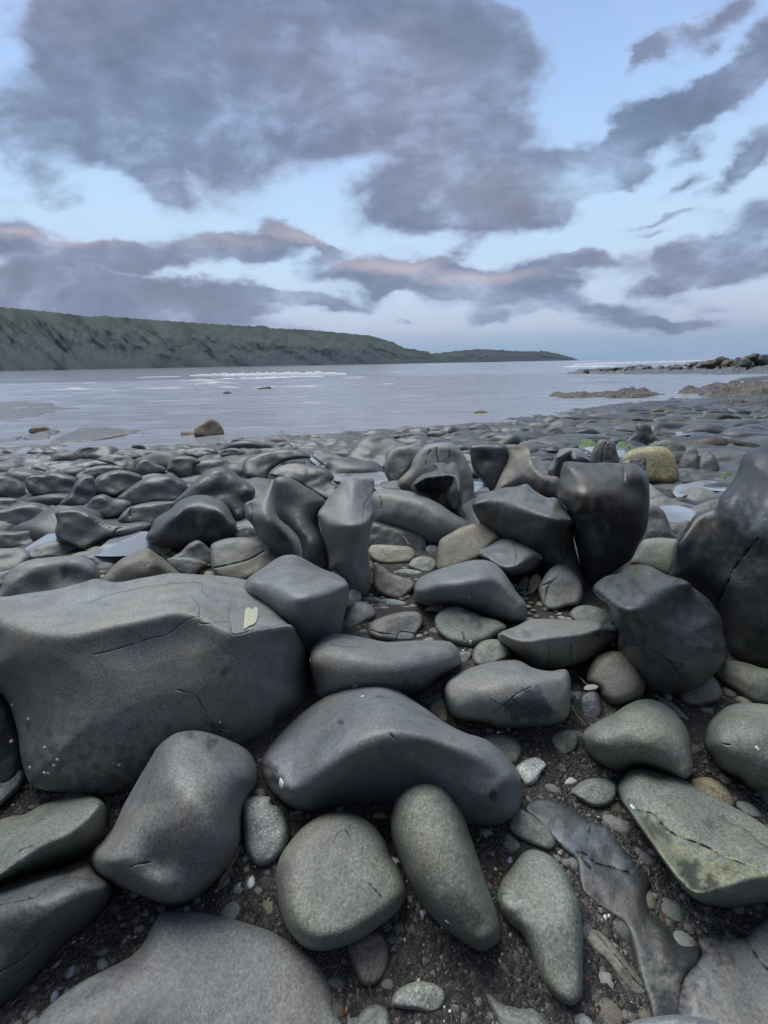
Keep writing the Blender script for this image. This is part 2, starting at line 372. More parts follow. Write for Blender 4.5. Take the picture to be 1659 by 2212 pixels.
    o = mk(name, np.concatenate([V, Vb]), Fc, MT[mat], C0, parent, True, np.concatenate([tint, tint[ins]]))
    if parent is None: tag(o, label, cat, group)
    return o

# ------------------------------------------------------------------ ground, sea
def gridmesh(xs, ys, zf):
    Xg, Yg = np.meshgrid(xs, ys); Zg = zf(Xg, Yg); n, m = Xg.shape
    V = np.stack([Xg.ravel(), Yg.ravel(), Zg.ravel()], 1); i = np.arange(n*m).reshape(n, m)
    return V, np.stack([i[:-1, :-1].ravel(), i[:-1, 1:].ravel(), i[1:, 1:].ravel(), i[1:, :-1].ravel()], 1)
def gmat():
    m, t, b = principled('ground_gravel'); co = t.n('ShaderNodeTexCoord').outputs['Object']
    v = t.n('ShaderNodeTexVoronoi', {'Vector': co, 'Scale': 160.0}); v2 = t.n('ShaderNodeTexVoronoi', {'Vector': co, 'Scale': 330.0})
    c = t.ramp(v.outputs['Color'], [(.1, (.016, .013, .011)), (.5, (.036, .032, .029)), (.85, (.070, .063, .055)), (1, (.12, .11, .098))])
    c = t.mix(.5, c, t.ramp(v2.outputs['Color'], [(.1, (.012, .010, .009)), (.7, (.045, .037, .03)), (.93, (.10, .085, .07)), (1, (.34, .31, .26))]))
    c = t.mix(1, c, t.ramp(t.noise(co, 6, 3), [(.3, .75), (.7, 1.25)]), 'MULTIPLY')
    # bare wet bedrock farther down the beach
    far = t.n('ShaderNodeMapRange', {0: t.n('ShaderNodeSeparateXYZ', {0: co}).outputs[1], 1: 2.2, 2: 3.2}).outputs[0]
    far = t.math('MULTIPLY', far, t.ramp(t.noise(co, 3, 3), [(.35, .55), (.55, 1)]))
    c = t.mix(far, c, t.ramp(t.noise(co, 9, 5, .7), [(.3, (.022, .024, .027)), (.7, (.075, .078, .082))]))
    t.t.links.new(c, b.inputs['Base Color'])
    t.t.links.new(t.math('MULTIPLY_ADD', far, -.35, .62), b.inputs['Roughness'])
    bp = t.n('ShaderNodeBump', {'Strength': .8, 'Distance': .006, 'Height': v.outputs['Distance']}); t.t.links.new(bp.outputs[0], b.inputs['Normal'])
    return m
def nz2(Xg, Yg, f, oct=3, seed=0):
    return np.array([mnoise.fractal(Vector((a*f+seed, b*f, seed)), 0.9, 2.0, oct) for a, b in zip(Xg.ravel(), Yg.ravel())]).reshape(Xg.shape)
def zground(Xg, Yg):
    z = zg(Xg, Yg); near = (np.abs(Xg) < 14) & (Yg < 18)
    d = np.zeros_like(z); d[near] = nz2(Xg[near], Yg[near], 2.2, 4)*.022
    return z+d*np.clip(Yg*.3+.35, .35, 1.2)
def sinhsp(n, lim, k): 
    t = np.linspace(-1, 1, n); return np.sinh(t*k)/math.sinh(k)*lim
V, Fq = gridmesh(sinhsp(261, 11000, 9.5), np.concatenate([np.linspace(-4, 9, 190), np.geomspace(9.1, 10500, 70)]), zground)
tag(mk('ground', V, Fq, gmat()), kind='structure')

def water_mat(nm, rough=.12, deep=(.045, .06, .075), sx=1.0, strength=.5, sc=2.2):
    m, t, b = principled(nm); co = t.n('ShaderNodeTexCoord').outputs['Object']
    mp = t.n('ShaderNodeMapping', {0: co, 3: (sx, 1, 1)}).outputs[0]
    h = t.math('MULTIPLY_ADD', t.noise(mp, sc*4.5, 3, .6), .3, t.noise(mp, sc, 5, .62, .3))
    bp = t.n('ShaderNodeBump', {'Strength': strength, 'Distance': .05, 'Height': h}); t.t.links.new(bp.outputs[0], b.inputs['Normal'])
    b.inputs['Base Color'].default_value = (*deep, 1); b.inputs['Roughness'].default_value = rough; b.inputs['IOR'].default_value = 1.5
    b.inputs['Specular IOR Level'].default_value = .5
    return m
SW = [(37.5, .10, 6), (30.5, .08, 9), (26, .05, 7), (22.5, .07, 8), (19.3, .045, 5), (16.2, .04, 6), (13.8, .022, 5), (12.2, .018, 4), (45, .10, 8), (72, .18, 14)]
def zsea(Xg, Yg):
    z = np.full(Xg.shape, SEA)
    ok = (Yg < 130) & (np.abs(Xg) < Yg*1.4+3)
    x, y = Xg[ok], Yg[ok]; h = nz2(x*.35, y*1.5, .9, 3, 3)*.032*np.clip(y/10, .3, 3)
    for k, (yc, amp, L) in enumerate(SW):
        wob = nz2(x, x*0+k*7.3, 1/(L*1.8), 2, k*3.1)*L*.28; am = np.clip(nz2(x, x*0+k*3.7, 1/L, 2, k*9.7+2)*1.6+.55, 0, 1.3)
        wd = yc*.011
        dy = y-yc-wob-x*.035; h = h+1.3*amp*am*np.where(dy < 0, np.exp(-(dy/wd)**2), np.exp(-(dy/(wd*2.6))**2))
    z[ok] += h; return z
aa = np.linspace(-1.7, 1.7, 330); yy_ = np.concatenate([np.linspace(4.5, 48, 420), np.geomspace(48.3, 11000, 110)])
Af, Yf = np.meshgrid(aa, yy_); Xf = np.clip(Af*(Yf+4), -11400, 11400); Zf = zsea(Xf, Yf); i = np.arange(Xf.size).reshape(Xf.shape)
tag(mk('sea', np.stack([Xf.ravel(), Yf.ravel(), Zf.ravel()], 1), np.stack([i[:-1, :-1].ravel(), i[:-1, 1:].ravel(), i[1:, 1:].ravel(), i[1:, :-1].ravel()], 1), water_mat('sea_water', .12, (.29, .30, .33), .5, 1.1, 2.6)), kind='structure')

# ------------------------------------------------------------------ far hills
def hmat(nm, haze):
    m, t, b = principled(nm); g = t.n('ShaderNodeNewGeometry').outputs['Position']; sp_ = t.n('ShaderNodeSeparateXYZ', {0: g})
    hn = t.n('ShaderNodeAttribute', attribute_name='tint').outputs['Fac']
    n1 = t.noise(g, .006, 6, .65); n2 = t.noise(g, .03, 5, .65); n3 = t.noise(g, .11, 3, .6)
    k = t.math('ADD', hn, t.math('MULTIPLY', t.math('SUBTRACT', n1, .5), .9))
    c = t.mix(t.ramp(k, [(.48, 0), (.66, 1)]), (.009, .026, .030), (.026, .048, .025))
    c = t.mix(1, c, t.ramp(n2, [(.3, .78), (.7, 1.2)]), 'MULTIPLY'); c = t.mix(1, c, t.ramp(n3, [(.3, .75), (.7, 1.25)]), 'MULTIPLY')
    mp = t.n('ShaderNodeMapping', {0: g, 3: (1, 1, .35)}).outputs[0]
    scree = t.math('MULTIPLY', t.ramp(t.noise(mp, .017, 4, .7), [(.62, 0), (.69, 1)]), t.ramp(hn, [(.15, 0), (.3, 1), (.62, 1), (.75, 0)]))
    c = t.mix(t.math('MULTIPLY', scree, .7), c, (.155, .135, .125))
    c = t.mix(t.ramp(hn, [(.004, 1), (.010, 0)]), c, (.075, .078, .06))
    t.t.links.new(c, b.inputs['Base Color']); b.inputs['Roughness'].default_value = .9
    bp = t.n('ShaderNodeBump', {'Strength': .8, 'Distance': 6.0, 'Height': n3}); t.t.links.new(bp.outputs[0], b.inputs['Normal'])
    return m
def hill(nm, crest, d0, d1, Wd, x0, x1, seed):
    cx = np.array(crest, float); xs = np.linspace(x0, x1, 620); nt = 64; V = []; Tn = []
    hz = 786.5-.0185*(xs-829.5); cy = np.interp(xs, cx[:, 0], cx[:, 1]); cy = np.minimum(cy, hz-.3)
    cy = cy+np.array([mnoise.fractal(Vector((x*.09, seed, 0)), .8, 2, 4) for x in xs])*2.2*np.clip((hz-cy)/20, 0, 1)
    Db = d0+(d1-d0)*((xs-x0)/(x1-x0))**1.6
    for j in range(nt+6):
        t = j/nt
        for i_, x in enumerate(xs):
            d = ray([(x, cy[i_])])[0]; hd = d[:2]/np.hypot(*d[:2]); slope = d[2]/np.hypot(*d[:2])
            Wc = Wd*np.clip((hz[i_]-cy[i_])/60, .15, 1.3); Hc = CAM_H+slope*(Db[i_]+Wc)
            if t <= 1: z = SEA+(Hc-SEA)*(t**.85*.72+.28*t**2.2); dist = Db[i_]+t*Wc
            else: z = Hc-(t-1)*Hc*3; dist = Db[i_]+t*Wc
            a_ = x*.030+seed
            gul = mnoise.fractal(Vector((a_*.55+t*.9, t*1.1, seed)), .9, 2, 4)+.12*mnoise.fractal(Vector((a_*2.6-t*.8, t*3, seed+4)), .8, 2, 3)
            dist += gul*Wc*.25*math.sin(math.pi*min(t, 1))**.8*(1-.3*t)
            if t < 1: z += Hc*.045*mnoise.fractal(Vector((a_*1.6, t*3, seed+8)), .8, 2, 3)*math.sin(math.pi*t)
            V.append((hd[0]*dist, hd[1]*dist, z)); Tn.append(min(t, 1))
    n = len(xs); i = np.arange(n*(nt+6)).reshape(-1, n)
    Fq = np.stack([i[:-1, :-1].ravel(), i[:-1, 1:].ravel(), i[1:, 1:].ravel(), i[1:, :-1].ravel()], 1)
    return tag(mk(nm, V, Fq, hmat(nm+'_scrub', 0), tint=np.repeat(np.array(Tn)[:, None], 3, 1)), kind='structure')
hill('hills', [(-500,640),(-200,650),(0,663),(85,671),(150,678),(190,684),(220,682),(320,690),(435,698),(545,705),(565,703),(590,709),(675,713),(740,719),(800,725),(829,733),(849,739),(874,752),(924,759),(932,765),(955,776),(985,783.2)], 1500, 4200, 520, -450, 985, 2.0)
hill('headland', [(880,770),(932,764),(979,759),(1029,754),(1079,756),(1129,759),(1174,758),(1209,765),(1235,772),(1254,778.6)], 5200, 6400, 600, 880, 1256, 9.0)

# ------------------------------------------------------------------ thin sea air that pales the far shore
hzm = bpy.data.materials.new('air'); hzm.use_nodes = True; hzm.node_tree.nodes.clear(); t = NT(hzm.node_tree)
pv = t.n('ShaderNodeVolumePrincipled', {'Color': (.66, .78, .95, 1), 'Density': 4e-5}); ho = t.n('ShaderNodeOutputMaterial'); hzm.node_tree.links.new(pv.outputs[0], ho.inputs['Volume'])
hx, hy0, hy1, hz0, hz1 = 11500, -40, 11600, -3, 620
tag(mk('haze', [(-hx,hy0,hz0),(hx,hy0,hz0),(hx,hy1,hz0),(-hx,hy1,hz0),(-hx,hy0,hz1),(hx,hy0,hz1),(hx,hy1,hz1),(-hx,hy1,hz1)], [(0,3,2,1),(4,5,6,7),(0,1,5,4),(1,2,6,5),(2,3,7,6),(3,0,4,7)], hzm, smooth=False), kind='stuff')
# ------------------------------------------------------------------ the breaker and streaks of foam
fm, t, b = principled('foam'); gco = t.n('ShaderNodeTexCoord').outputs['Object']
t.t.links.new(t.ramp(t.noise(gco, 3.0, 4, .7), [(.3, (.38, .42, .46)), (.7, (.74, .77, .79))]), b.inputs['Base Color']); b.inputs['Roughness'].default_value = .7
def wave_strip(nm, P0, P1, height, depth, mat, kind, seed, lab=None):
    n = max(12, int(abs(P1[0]-P0[0])/2)); rows = 9; V = []
    for i in range(n+1):
        t = i/n; P = (P0[0]+(P1[0]-P0[0])*t, P0[1]+(P1[1]-P0[1])*t); d = ray([P])[0]; s = (SEA-CAM_H)/d[2]; q = O+d*s; hd = np.array([d[0], d[1], 0])/np.hypot(d[0], d[1])
        e = min(1, 6*t, 6*(1-t))*(.72+.5*mnoise.fractal(Vector((t*n*.12, seed, 0)), .8, 2, 4)); e = max(e, .25)
        for j in range(rows):
            u = j/(rows-1); z = height*e*math.sin(math.pi*u)**.8*(1 if u < .5 else 1); nj = mnoise.noise(Vector((i*.3, j*.9, seed)))*(.12 if mat == fm else .03)*height
            V.append(q+hd*(u-.35)*depth*(.4+e*.8)+np.array([0, 0, z+(nj if 0 < j < rows-1 else -.02)]))
    i = np.arange((n+1)*rows).reshape(-1, rows)
    o = mk(nm, V, np.stack([i[:-1, :-1].ravel(), i[1:, :-1].ravel(), i[1:, 1:].ravel(), i[:-1, 1:].ravel()], 1), mat); tag(o, kind=kind)
    if lab: o['label'] = lab
dw = water_mat('wave_water', .2, (.12, .17, .16), 1, .5, 3)
wave_strip('breaking_wave', (410,812), (560,810), .40, 1.6, fm, 'structure', 5)
wave_strip('breaking_wave', (480,812), (748,808), .52, 2.2, fm, 'structure', 15)
wave_strip('sea_foam', (455,819), (640,816), .10, 1.0, fm, 'structure', 8)
wave_strip('sea_foam', (545,816.5), (700,813.5), .12, 1.0, fm, 'structure', 18)
wave_strip('sea_foam', (85,829.5), (135,829), .12, .5, fm, 'structure', 11); wave_strip('sea_foam', (148,829), (215,828), .10, .4, fm, 'structure', 12)
wave_strip('sea_foam', (295,815.5), (390,813), .08, .6, fm, 'structure', 19)
wave_strip('sea_foam', (1215,793), (1330,792), .35, 4.0, fm, 'structure', 21); wave_strip('sea_foam', (1240,788), (1560,779), .55, 9.0, fm, 'structure', 22)

# ------------------------------------------------------------------ flat outlines laid on the shore: pools, sand, reefs
def patch(nm, crop, pts, mat, z=None, dz=0.0, h=0.0, rf=0.0, freq=3.0, sp=3.0, kind=None, label=None, cat=None, tint=True, edge=6.0):
    P = toP(crop, pts) if crop else np.array(pts, float); B = catmull(P, sp); A2 = np.roll(B, -1, 0)
    x0, y0 = B.min(0); x1, y1 = B.max(0)
    G = np.array([(x, y) for y in np.arange(y0, y1, sp*.5) for x in np.arange(x0, x1, sp)])
    G = G+rng.uniform(-.2, .2, G.shape)*sp*.5; G = G[inside(G, B)]; dG, _ = segdist(G, B, A2); G = G[dG > sp*.35]
    Q = np.concatenate([B, G]); nb = len(B)
    r_ = delaunay_2d_cdt([Vector(p) for p in Q], [(i, (i+1) % nb) for i in range(nb)], [], 1, 1e-4)
    Q = np.array([(v.x, v.y) for v in r_[0]]); T3 = np.array([tuple(f) for f in r_[2] if len(f) == 3], int)
    if z is None: V = hit(Q, dz)
    else:
        d = ray(Q); V = O+d*((z-CAM_H)/d[:, 2])[:, None]
    dd_, _ = segdist(Q, B, A2)
    if h:
        e = np.clip(dd_/edge, 0, 1)**.6; n_ = np.array([mnoise.hetero_terrain(Vector((v[0]*freq, v[1]*freq, 7)), .7, 2.1, 4, .6) for v in V])
        n2_ = np.array([mnoise.cell(Vector((v[0]*freq*2.2, v[1]*freq*1.2, 3))) for v in V])*.5; V[:, 2] += h*e*(.35+.5*np.clip(n_, -.2, 1.8)+(n2_*.7 if .06 < h < .5 else n2_*.2))-.015*(1-e)
    a, b_, c_ = V[T3[:, 0]], V[T3[:, 1]], V[T3[:, 2]]; fl = np.cross(b_-a, c_-a)[:, 2] < 0; T3[fl] = T3[fl][:, ::-1]
    o = mk(nm, V, T3, mat, V.mean(0)*np.array([1, 1, 1]), None, True, np.ones((len(V), 3)) if tint else None)
    return tag(o, label, cat, kind=kind)
pool = water_mat('pool_water', .03, (.26, .28, .31), 1, .015, 5); pool.node_tree.nodes['Principled BSDF'].inputs['IOR'].default_value = 2.0
for crop, pts in [
 ('C', [(500,880),(620,850),(700,790),(780,760),(900,740),(980,760),(960,830),(900,880),(700,900)]),
 ('C', [(150,860),(250,790),(340,740),(370,760),(340,810),(250,840)]), ('C', [(330,600),(380,570),(410,585),(390,610)]),
 ('D', [(480,250),(540,290),(620,330),(760,350),(900,340),(970,400),(980,470),(900,460),(860,440),(760,380),(640,400),(600,360)]),
 ('D', [(1430,420),(1480,400),(1530,420),(1560,480),(1500,510),(1440,500)]),
 ('D', [(430,190),(470,190),(500,270),(560,300),(530,310),(470,260)]),
 ('E', [(1000,740),(1120,730),(1220,770),(1200,840),(1100,840),(1040,810)]), ('E', [(1090,620),(1200,590),(1400,560),(1480,580),(1440,640),(1250,640),(1120,680)]),
 ('E', [(550,390),(620,370),(700,360),(800,400),(780,480),(740,440),(580,430)]), ('E', [(960,290),(1100,280),(1300,280),(1250,300),(1050,310)]),
 ('E', [(1300,300),(1420,320),(1480,350),(1420,360),(1330,330)]), ('E', [(1200,170),(1300,165),(1290,190),(1210,190)]),
 ('E', [(180,340),(300,360),(420,385),(380,400),(260,385)]), ('C', [(-60,640),(-10,640),(0,700),(-60,700)])]:
    POOLS.append(catmull(toP(crop, pts), 4)); patch('tide_pool', crop, pts, pool, dz=.045, sp=4, kind='structure', tint=False)
# wave-sculpted bedrock between the boulders, with the tide left standing in its hollows
bx = np.arange(-10, 16, .04); by = np.concatenate([np.arange(2.5, 7, .03), np.geomspace(7.03, 14, 110)])
def zbed(Xg, Yg):
    x, y = Xg.ravel(), Yg.ravel(); h = np.empty(len(x))
    for i_ in range(len(x)):
        q = Vector((x[i_]*1.0, y[i_]*1.35, 0)); wq = Vector((mnoise.noise(q*.9), mnoise.noise(q*.9+Vector((7, 3, 0))), 0))*.55
        n1 = mnoise.noise(q*1.15+wq); n2 = mnoise.noise(q*2.6+wq*1.6+Vector((3, 9, 1)))
        h[i_] = .11*(1-2.6*abs(n1))+.05*(.6-2.0*abs(n2))
    edge = np.clip((y-2.5)/.7, 0, 1)*np.clip((shore(x, y)+1.2-y)/1.5, 0, 1)
    return zg(Xg, Yg)+((h-.055)*np.clip(edge, 0, 1)-(1-edge)*.06).reshape(Xg.shape)
V, Fq = gridmesh(bx, by, zbed)
V2 = V.copy(); cen_ = np.abs(V[:, 0]) < V[:, 1]*1.25+1; fk = cen_[Fq].all(1); Fq = Fq[fk]; us = np.unique(Fq); rm = -np.ones(len(V), int); rm[us] = np.arange(len(us))
tag(mk('bedrock', V[us], rm[Fq], MT['field'], tint=np.ones((len(us), 3))), kind='structure')
V, Fq = gridmesh(np.linspace(-8, 13, 80), np.linspace(3.1, 12, 60), lambda a, c: zg(a, c)-.028+0*a)
cen_ = np.abs(V[:, 0]) < V[:, 1]*1.2+.5; Fq = Fq[cen_[Fq].all(1)]; us = np.unique(Fq); rm = -np.ones(len(V), int); rm[us] = np.arange(len(us))
tag(mk('tide_pool', V[us], rm[Fq], pool), kind='structure')
am, t, b = principled('algae'); aco = t.n('ShaderNodeTexCoord').outputs['Object']
t.t.links.new(t.ramp(t.noise(aco, 14, 5, .7), [(.3, (.035, .055, .018)), (.55, (.09, .15, .03)), (.75, (.15, .23, .05))]), b.inputs['Base Color']); b.inputs['Roughness'].default_value = .6
for pts in ([(440,350),(520,330),(600,340),(640,370),(600,395),(540,385),(480,365)], [(740,370),(780,350),(830,365),(840,400),(760,405)], [(1320,560),(1400,545),(1450,570),(1380,595)]):
    patch('green_algae', 'E', pts, am, dz=.02, h=.05, freq=6, sp=3, kind='stuff', label='bright green algae coating the rocks at the waterline right of the yellow boulder' if pts[0][0] > 1000 else 'bright green algae on the wet rocks left of the yellow boulder', tint=False)
sm, t, b = principled('wet_sand'); sco = t.n('ShaderNodeTexCoord').outputs['Object']
t.t.links.new(t.ramp(t.noise(sco, 5, 5, .7), [(.3, (.060, .053, .045)), (.7, (.15, .13, .11))]), b.inputs['Base Color']); b.inputs['Roughness'].default_value = .35
for crop, pts in [('L', [(-80,470),(0,474),(120,472),(220,478),(240,492),(330,500),(395,496),(330,508),(230,520),(120,545),(0,556),(-80,556)]),
 ('C', [(300,200),(360,150),(450,115),(520,85),(700,80),(830,98),(985,85),(860,110),(700,140),(560,165),(440,170)]),
 ('C', [(-60,215),(60,205),(200,190),(330,185),(440,190),(340,215),(180,212),(60,235),(-60,240)]), ('C', [(140,150),(220,120),(300,95),(380,100),(330,125),(300,155),(180,160)]),
 ('C', [(-60,155),(60,150),(160,130),(100,165),(0,180),(-60,180)])]:
    patch('sand_bar', crop, pts, sm, z=SEA+.012, h=.05, freq=2.5, sp=3, kind='structure', tint=False)
# ------------------------------------------------------------------ rocky reefs
def crag(nm, label, crop, pts, mat, h, freq, **k):
    patch(nm, crop, pts, MT[mat], z=SEA, h=h, freq=freq, sp=2.4, label=label, cat='reef', edge=k.get('edge', 5.0))
crag('rock_reef', 'small low reef of brown rock standing in the water left of the larger right-hand reefs', 'M', [(715,452),(750,442),(785,447),(850,440),(930,441),(1010,437),(1060,430),(1110,424),(1140,432),(1200,440),(1225,444),(1150,452),(1000,457),(850,457)], 'reef', .2, 1.3)
crag('rock_reef', 'broad weedy reef running out of the right edge below the boulder ridge', 'M', [(1265,440),(1300,430),(1380,432),(1450,420),(1550,412),(1750,412),(1750,462),(1500,460),(1400,456),(1350,447)], 'reef', .28, 1.0)
crag('rock_reef', 'thin dark weedy ledge just above the water in front of the small low reef', 'M', [(690,517),(800,511),(900,504),(1050,501),(1165,505),(1100,518),(900,516)], 'weed', .10, 1.8)
crag('rock_reef', 'weed covered ledge at the right edge where the rock shelf meets the water', 'M', [(1310,502),(1400,492),(1500,482),(1600,472),(1750,468),(1750,504),(1500,512),(1380,510)], 'weed', .16, 1.6)
crag('rock_reef', 'broken brown ledge at the end of the dark rock shelf', 'M', [(880,537),(1000,522),(1100,512),(1200,502),(1335,515),(1335,532),(1150,532),(1000,541)], 'weed', .10, 2.2)
crag('rock_reef', 'thin reef of low rocks at the right edge beneath the boulder ridge', 'M', [(1500,380),(1600,372),(1750,368),(1750,388),(1600,388)], 'weed', .18, 1.0)
crag('rock_reef', 'tiny flat rocks awash left of the weed covered ledge', 'M', [(1228,470),(1250,462),(1262,470),(1240,476)], 'weed', .12, 2.0)
crag('rock_reef', 'long low base of the boulder ridge stretching left into the sea', 'M', [(790,355),(850,345),(1000,340),(1200,340),(1400,340),(1760,335),(1760,362),(1400,357),(1000,357)], 'char', .42, .8, edge=4)

# blocky boulders and lumps used many times over
def lump(seed, sub=4, blocky=0.0, flat=.6, rough=.25):
    import bmesh
    bm = bmesh.new(); bmesh.ops.create_icosphere(bm, subdivisions=sub, radius=1)
    rr = random.Random(seed); dirs = [Vector((rr.gauss(0, 1), rr.gauss(0, 1), rr.gauss(0, .7))).normalized() for _ in range(9)]; ks = [rr.uniform(.55, .88) for _ in dirs]
    for v in bm.verts:
        n = v.co.normalized(); r = 1.0
        if blocky:
            for d, k in zip(dirs, ks):
                c = n.dot(d)
                if c > .01: r = min(r, (1-blocky)*1+blocky*k/c if k/c < 1 else r)
        r *= 1+rough*mnoise.fractal(n*.9+Vector((seed*3.3, 0, 0)), 1.2, 2, 2)
        v.co = Vector((n.x*r, n.y*r, n.z*r*flat))
    V = np.array([v.co[:] for v in bm.verts]); Fc = np.array([[v.index for v in f.verts] for f in bm.faces]); bm.free(); return V, Fc
def lump_obj(name, variant_mesh, mat, loc, sx, sy, sz, rz, label, cat, group):
    o = bpy.data.objects.new(name, variant_mesh); COL.objects.link(o); o.location = loc; o.rotation_euler = (0, 0, rz); o.scale = (sx, sy, sz)
    o.material_slots[0].link = 'OBJECT'; o.material_slots[0].material = MT[mat]; return tag(o, label, cat, group)
def variants(n, **k):
    L = []
    for i in range(n):
        V, Fc = lump(i*7+k.get('off', 0), k.get('sub', 4), k.get('blocky', 0), k.get('flat', .6), k.get('rough', .25)); me = bpy.data.meshes.new('rock'); me.from_pydata([tuple(v) for v in V], [], [tuple(int(q) for q in f) for f in Fc])
        me.polygons.foreach_set('use_smooth', [True]*len(me.polygons)); a_ = me.color_attributes.new('tint', 'FLOAT_COLOR', 'POINT'); a_.data.foreach_set('color', np.ones(len(V)*4, np.float32)); me.materials.append(MT['slate']); L.append(me)
    return L
VB = variants(8, blocky=.9, flat=.8, rough=.16, off=100, sub=4)
VS = variants(14, blocky=0.3, flat=.62, rough=.42, off=300, sub=4)
VP = variants(8, blocky=.3, flat=.55, rough=.18, off=500, sub=3)
# boulder ridge on the right horizon
topx = [(795,352),(850,338),(1000,331),(1080,322),(1130,317),(1200,325),(1300,317),(1400,302),(1480,287),(1560,284),(1620,282),(1650,266),(1700,268),(1760,266)]
tx = toP('M', topx)
for k in range(150):
    u_ = (k//2+random.random()*.6)/75; x = 1235+(1700-1235)*u_; base_y = 806.5-1.5*u_-random.random()*7*u_; d = ray([(x, base_y)])[0]; s_ = (SEA-CAM_H)/d[2]; q = O+d*s_
    ty = np.interp(x, tx[:, 0], tx[:, 1]); ptop = O+ray([(x, ty)])[0]*s_; hgt = max(.2, ptop[2]-SEA)
    r_ = random.uniform(.36, .68)*(.75+.6*u_)
    zt_ = SEA+hgt*(random.uniform(.8, 1.05) if k % 2 else random.uniform(.3, .7))-r_*.75
    back = (1-(zt_-SEA)/hgt); q = q+np.array([0, 2.5*(1-back)+random.uniform(-.4, .4), 0]); 
    lump_obj('boulder', VB[k % 8], random.choice(['reef', 'reef', 'char']), (q[0], q[1], max(zt_, SEA+.02)), r_*random.uniform(.8, 1.3), r_, r_*random.uniform(.9, 1.35), random.uniform(0, 6.3), f"{k//2+1}th rough brown boulder from the left in the {'upper' if k % 2 else 'lower'} row of the horizon ridge".replace('1th ', 'first ' if k < 2 else '1st ').replace('2th ', '2nd ').replace('3th ', '3rd ').replace('11st', '11th').replace('12nd', '12th').replace('13rd', '13th'), 'boulder', 'boulders heaped on the ridge at the right horizon')

# ------------------------------------------------------------------ the stones one by one
st = stone
# --- near left
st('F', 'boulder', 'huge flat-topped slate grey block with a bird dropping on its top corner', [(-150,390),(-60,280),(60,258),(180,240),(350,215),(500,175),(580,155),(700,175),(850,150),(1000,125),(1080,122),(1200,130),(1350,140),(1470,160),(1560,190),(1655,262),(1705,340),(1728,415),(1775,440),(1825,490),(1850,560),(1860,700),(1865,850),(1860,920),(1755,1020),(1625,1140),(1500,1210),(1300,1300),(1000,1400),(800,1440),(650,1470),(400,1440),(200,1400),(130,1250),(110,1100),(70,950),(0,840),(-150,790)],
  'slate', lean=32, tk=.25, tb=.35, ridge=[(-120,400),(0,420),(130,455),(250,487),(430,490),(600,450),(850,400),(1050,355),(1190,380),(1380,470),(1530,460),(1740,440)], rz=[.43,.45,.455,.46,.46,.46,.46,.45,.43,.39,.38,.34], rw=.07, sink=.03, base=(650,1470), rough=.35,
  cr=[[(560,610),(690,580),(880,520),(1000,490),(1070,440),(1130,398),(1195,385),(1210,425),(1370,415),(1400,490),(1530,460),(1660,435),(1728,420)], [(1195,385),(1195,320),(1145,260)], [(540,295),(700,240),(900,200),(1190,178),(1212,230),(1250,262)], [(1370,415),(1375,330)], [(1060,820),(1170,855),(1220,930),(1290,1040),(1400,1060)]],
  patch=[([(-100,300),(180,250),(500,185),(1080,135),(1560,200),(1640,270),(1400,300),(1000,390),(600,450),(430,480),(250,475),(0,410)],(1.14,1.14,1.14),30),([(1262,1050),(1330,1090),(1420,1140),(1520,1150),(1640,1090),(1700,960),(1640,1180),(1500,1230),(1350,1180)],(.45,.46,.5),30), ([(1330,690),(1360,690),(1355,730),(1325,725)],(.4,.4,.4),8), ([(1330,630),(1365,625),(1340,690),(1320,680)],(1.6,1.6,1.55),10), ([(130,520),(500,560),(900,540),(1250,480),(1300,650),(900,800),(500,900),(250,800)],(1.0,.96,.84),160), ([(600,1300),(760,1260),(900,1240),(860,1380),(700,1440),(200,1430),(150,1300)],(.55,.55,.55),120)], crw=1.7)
st('F', 'rock', 'made-up black rock filling the shaded hollow left of the huge block', [(-200,780),(0,800),(90,920),(140,1080),(160,1280),(60,1500),(-60,1560),(-200,1560)], 'dark', lean=45, tk=.4, patch=[([(-300,700),(300,700),(300,1700),(-300,1700)],(.45,.45,.45),2)], base=(100,1440))  # added rock, its black colour stands for the shade of the undercut
st('F', 'rock', 'dark weathered wedge of rock at the left edge behind the huge flat-topped block', [(-120,300),(0,285),(90,310),(185,340),(110,375),(0,395),(-120,400)], 'char', lean=20, z0=.33, tk=.5)
st('F', 'pebble', 'grey oval pebble at the left edge beneath the huge block', [(-90,1310),(0,1280),(80,1258),(130,1275),(155,1330),(130,1400),(60,1470),(0,1525),(-90,1560)], 'purp', cat='pebble', tk=.9)
st('F', 'pebble', 'dark flat pebble wedged under the front of the huge block', [(370,1480),(420,1410),(500,1388),(570,1410),(620,1470),(560,1500),(440,1510)], 'dark', cat='pebble')
st('I', 'boulder', 'upright angular green-grey stone with a pale vein leaning on the huge block', [(1130,-102),(1220,-97),(1350,-57),(1480,13),(1530,93),(1540,203),(1495,283),(1455,400),(1447,560),(1400,680),(1300,800),(1190,900),(1100,945),(980,940),(850,890),(700,830),(590,770),(545,690),(560,620),(620,560),(680,480),(740,350),(830,190),(900,70),(950,-10),(1040,-80)],
  'purp', lean=27, tk=.55, ridge=[(1130,-10),(1100,120),(1170,300),(1120,500),(960,700)], rz=[.27,.28,.26,.21,.12], rw=1.2, rough=.6,
  patch=[([(1060,180),(1120,175),(1180,280),(1240,380),(1255,450),(1210,450),(1130,310),(1060,230)],(1.35,1.35,1.32),30), ([(780,720),(880,690),(930,730),(860,760)],(.7,.7,.75),25),([(560,700),(700,780),(900,830),(1100,860),(1100,960),(850,900),(600,800)],(1.15,1.12,.98),50),([(1100,-80),(1150,-90),(1150,-50),(1105,-50)],(.5,.6,.5),10),([(1250,-60),(1300,-40),(1260,0)],(.45,.45,.5),10)], cr=[[(780,720),(830,700),(900,690)]])
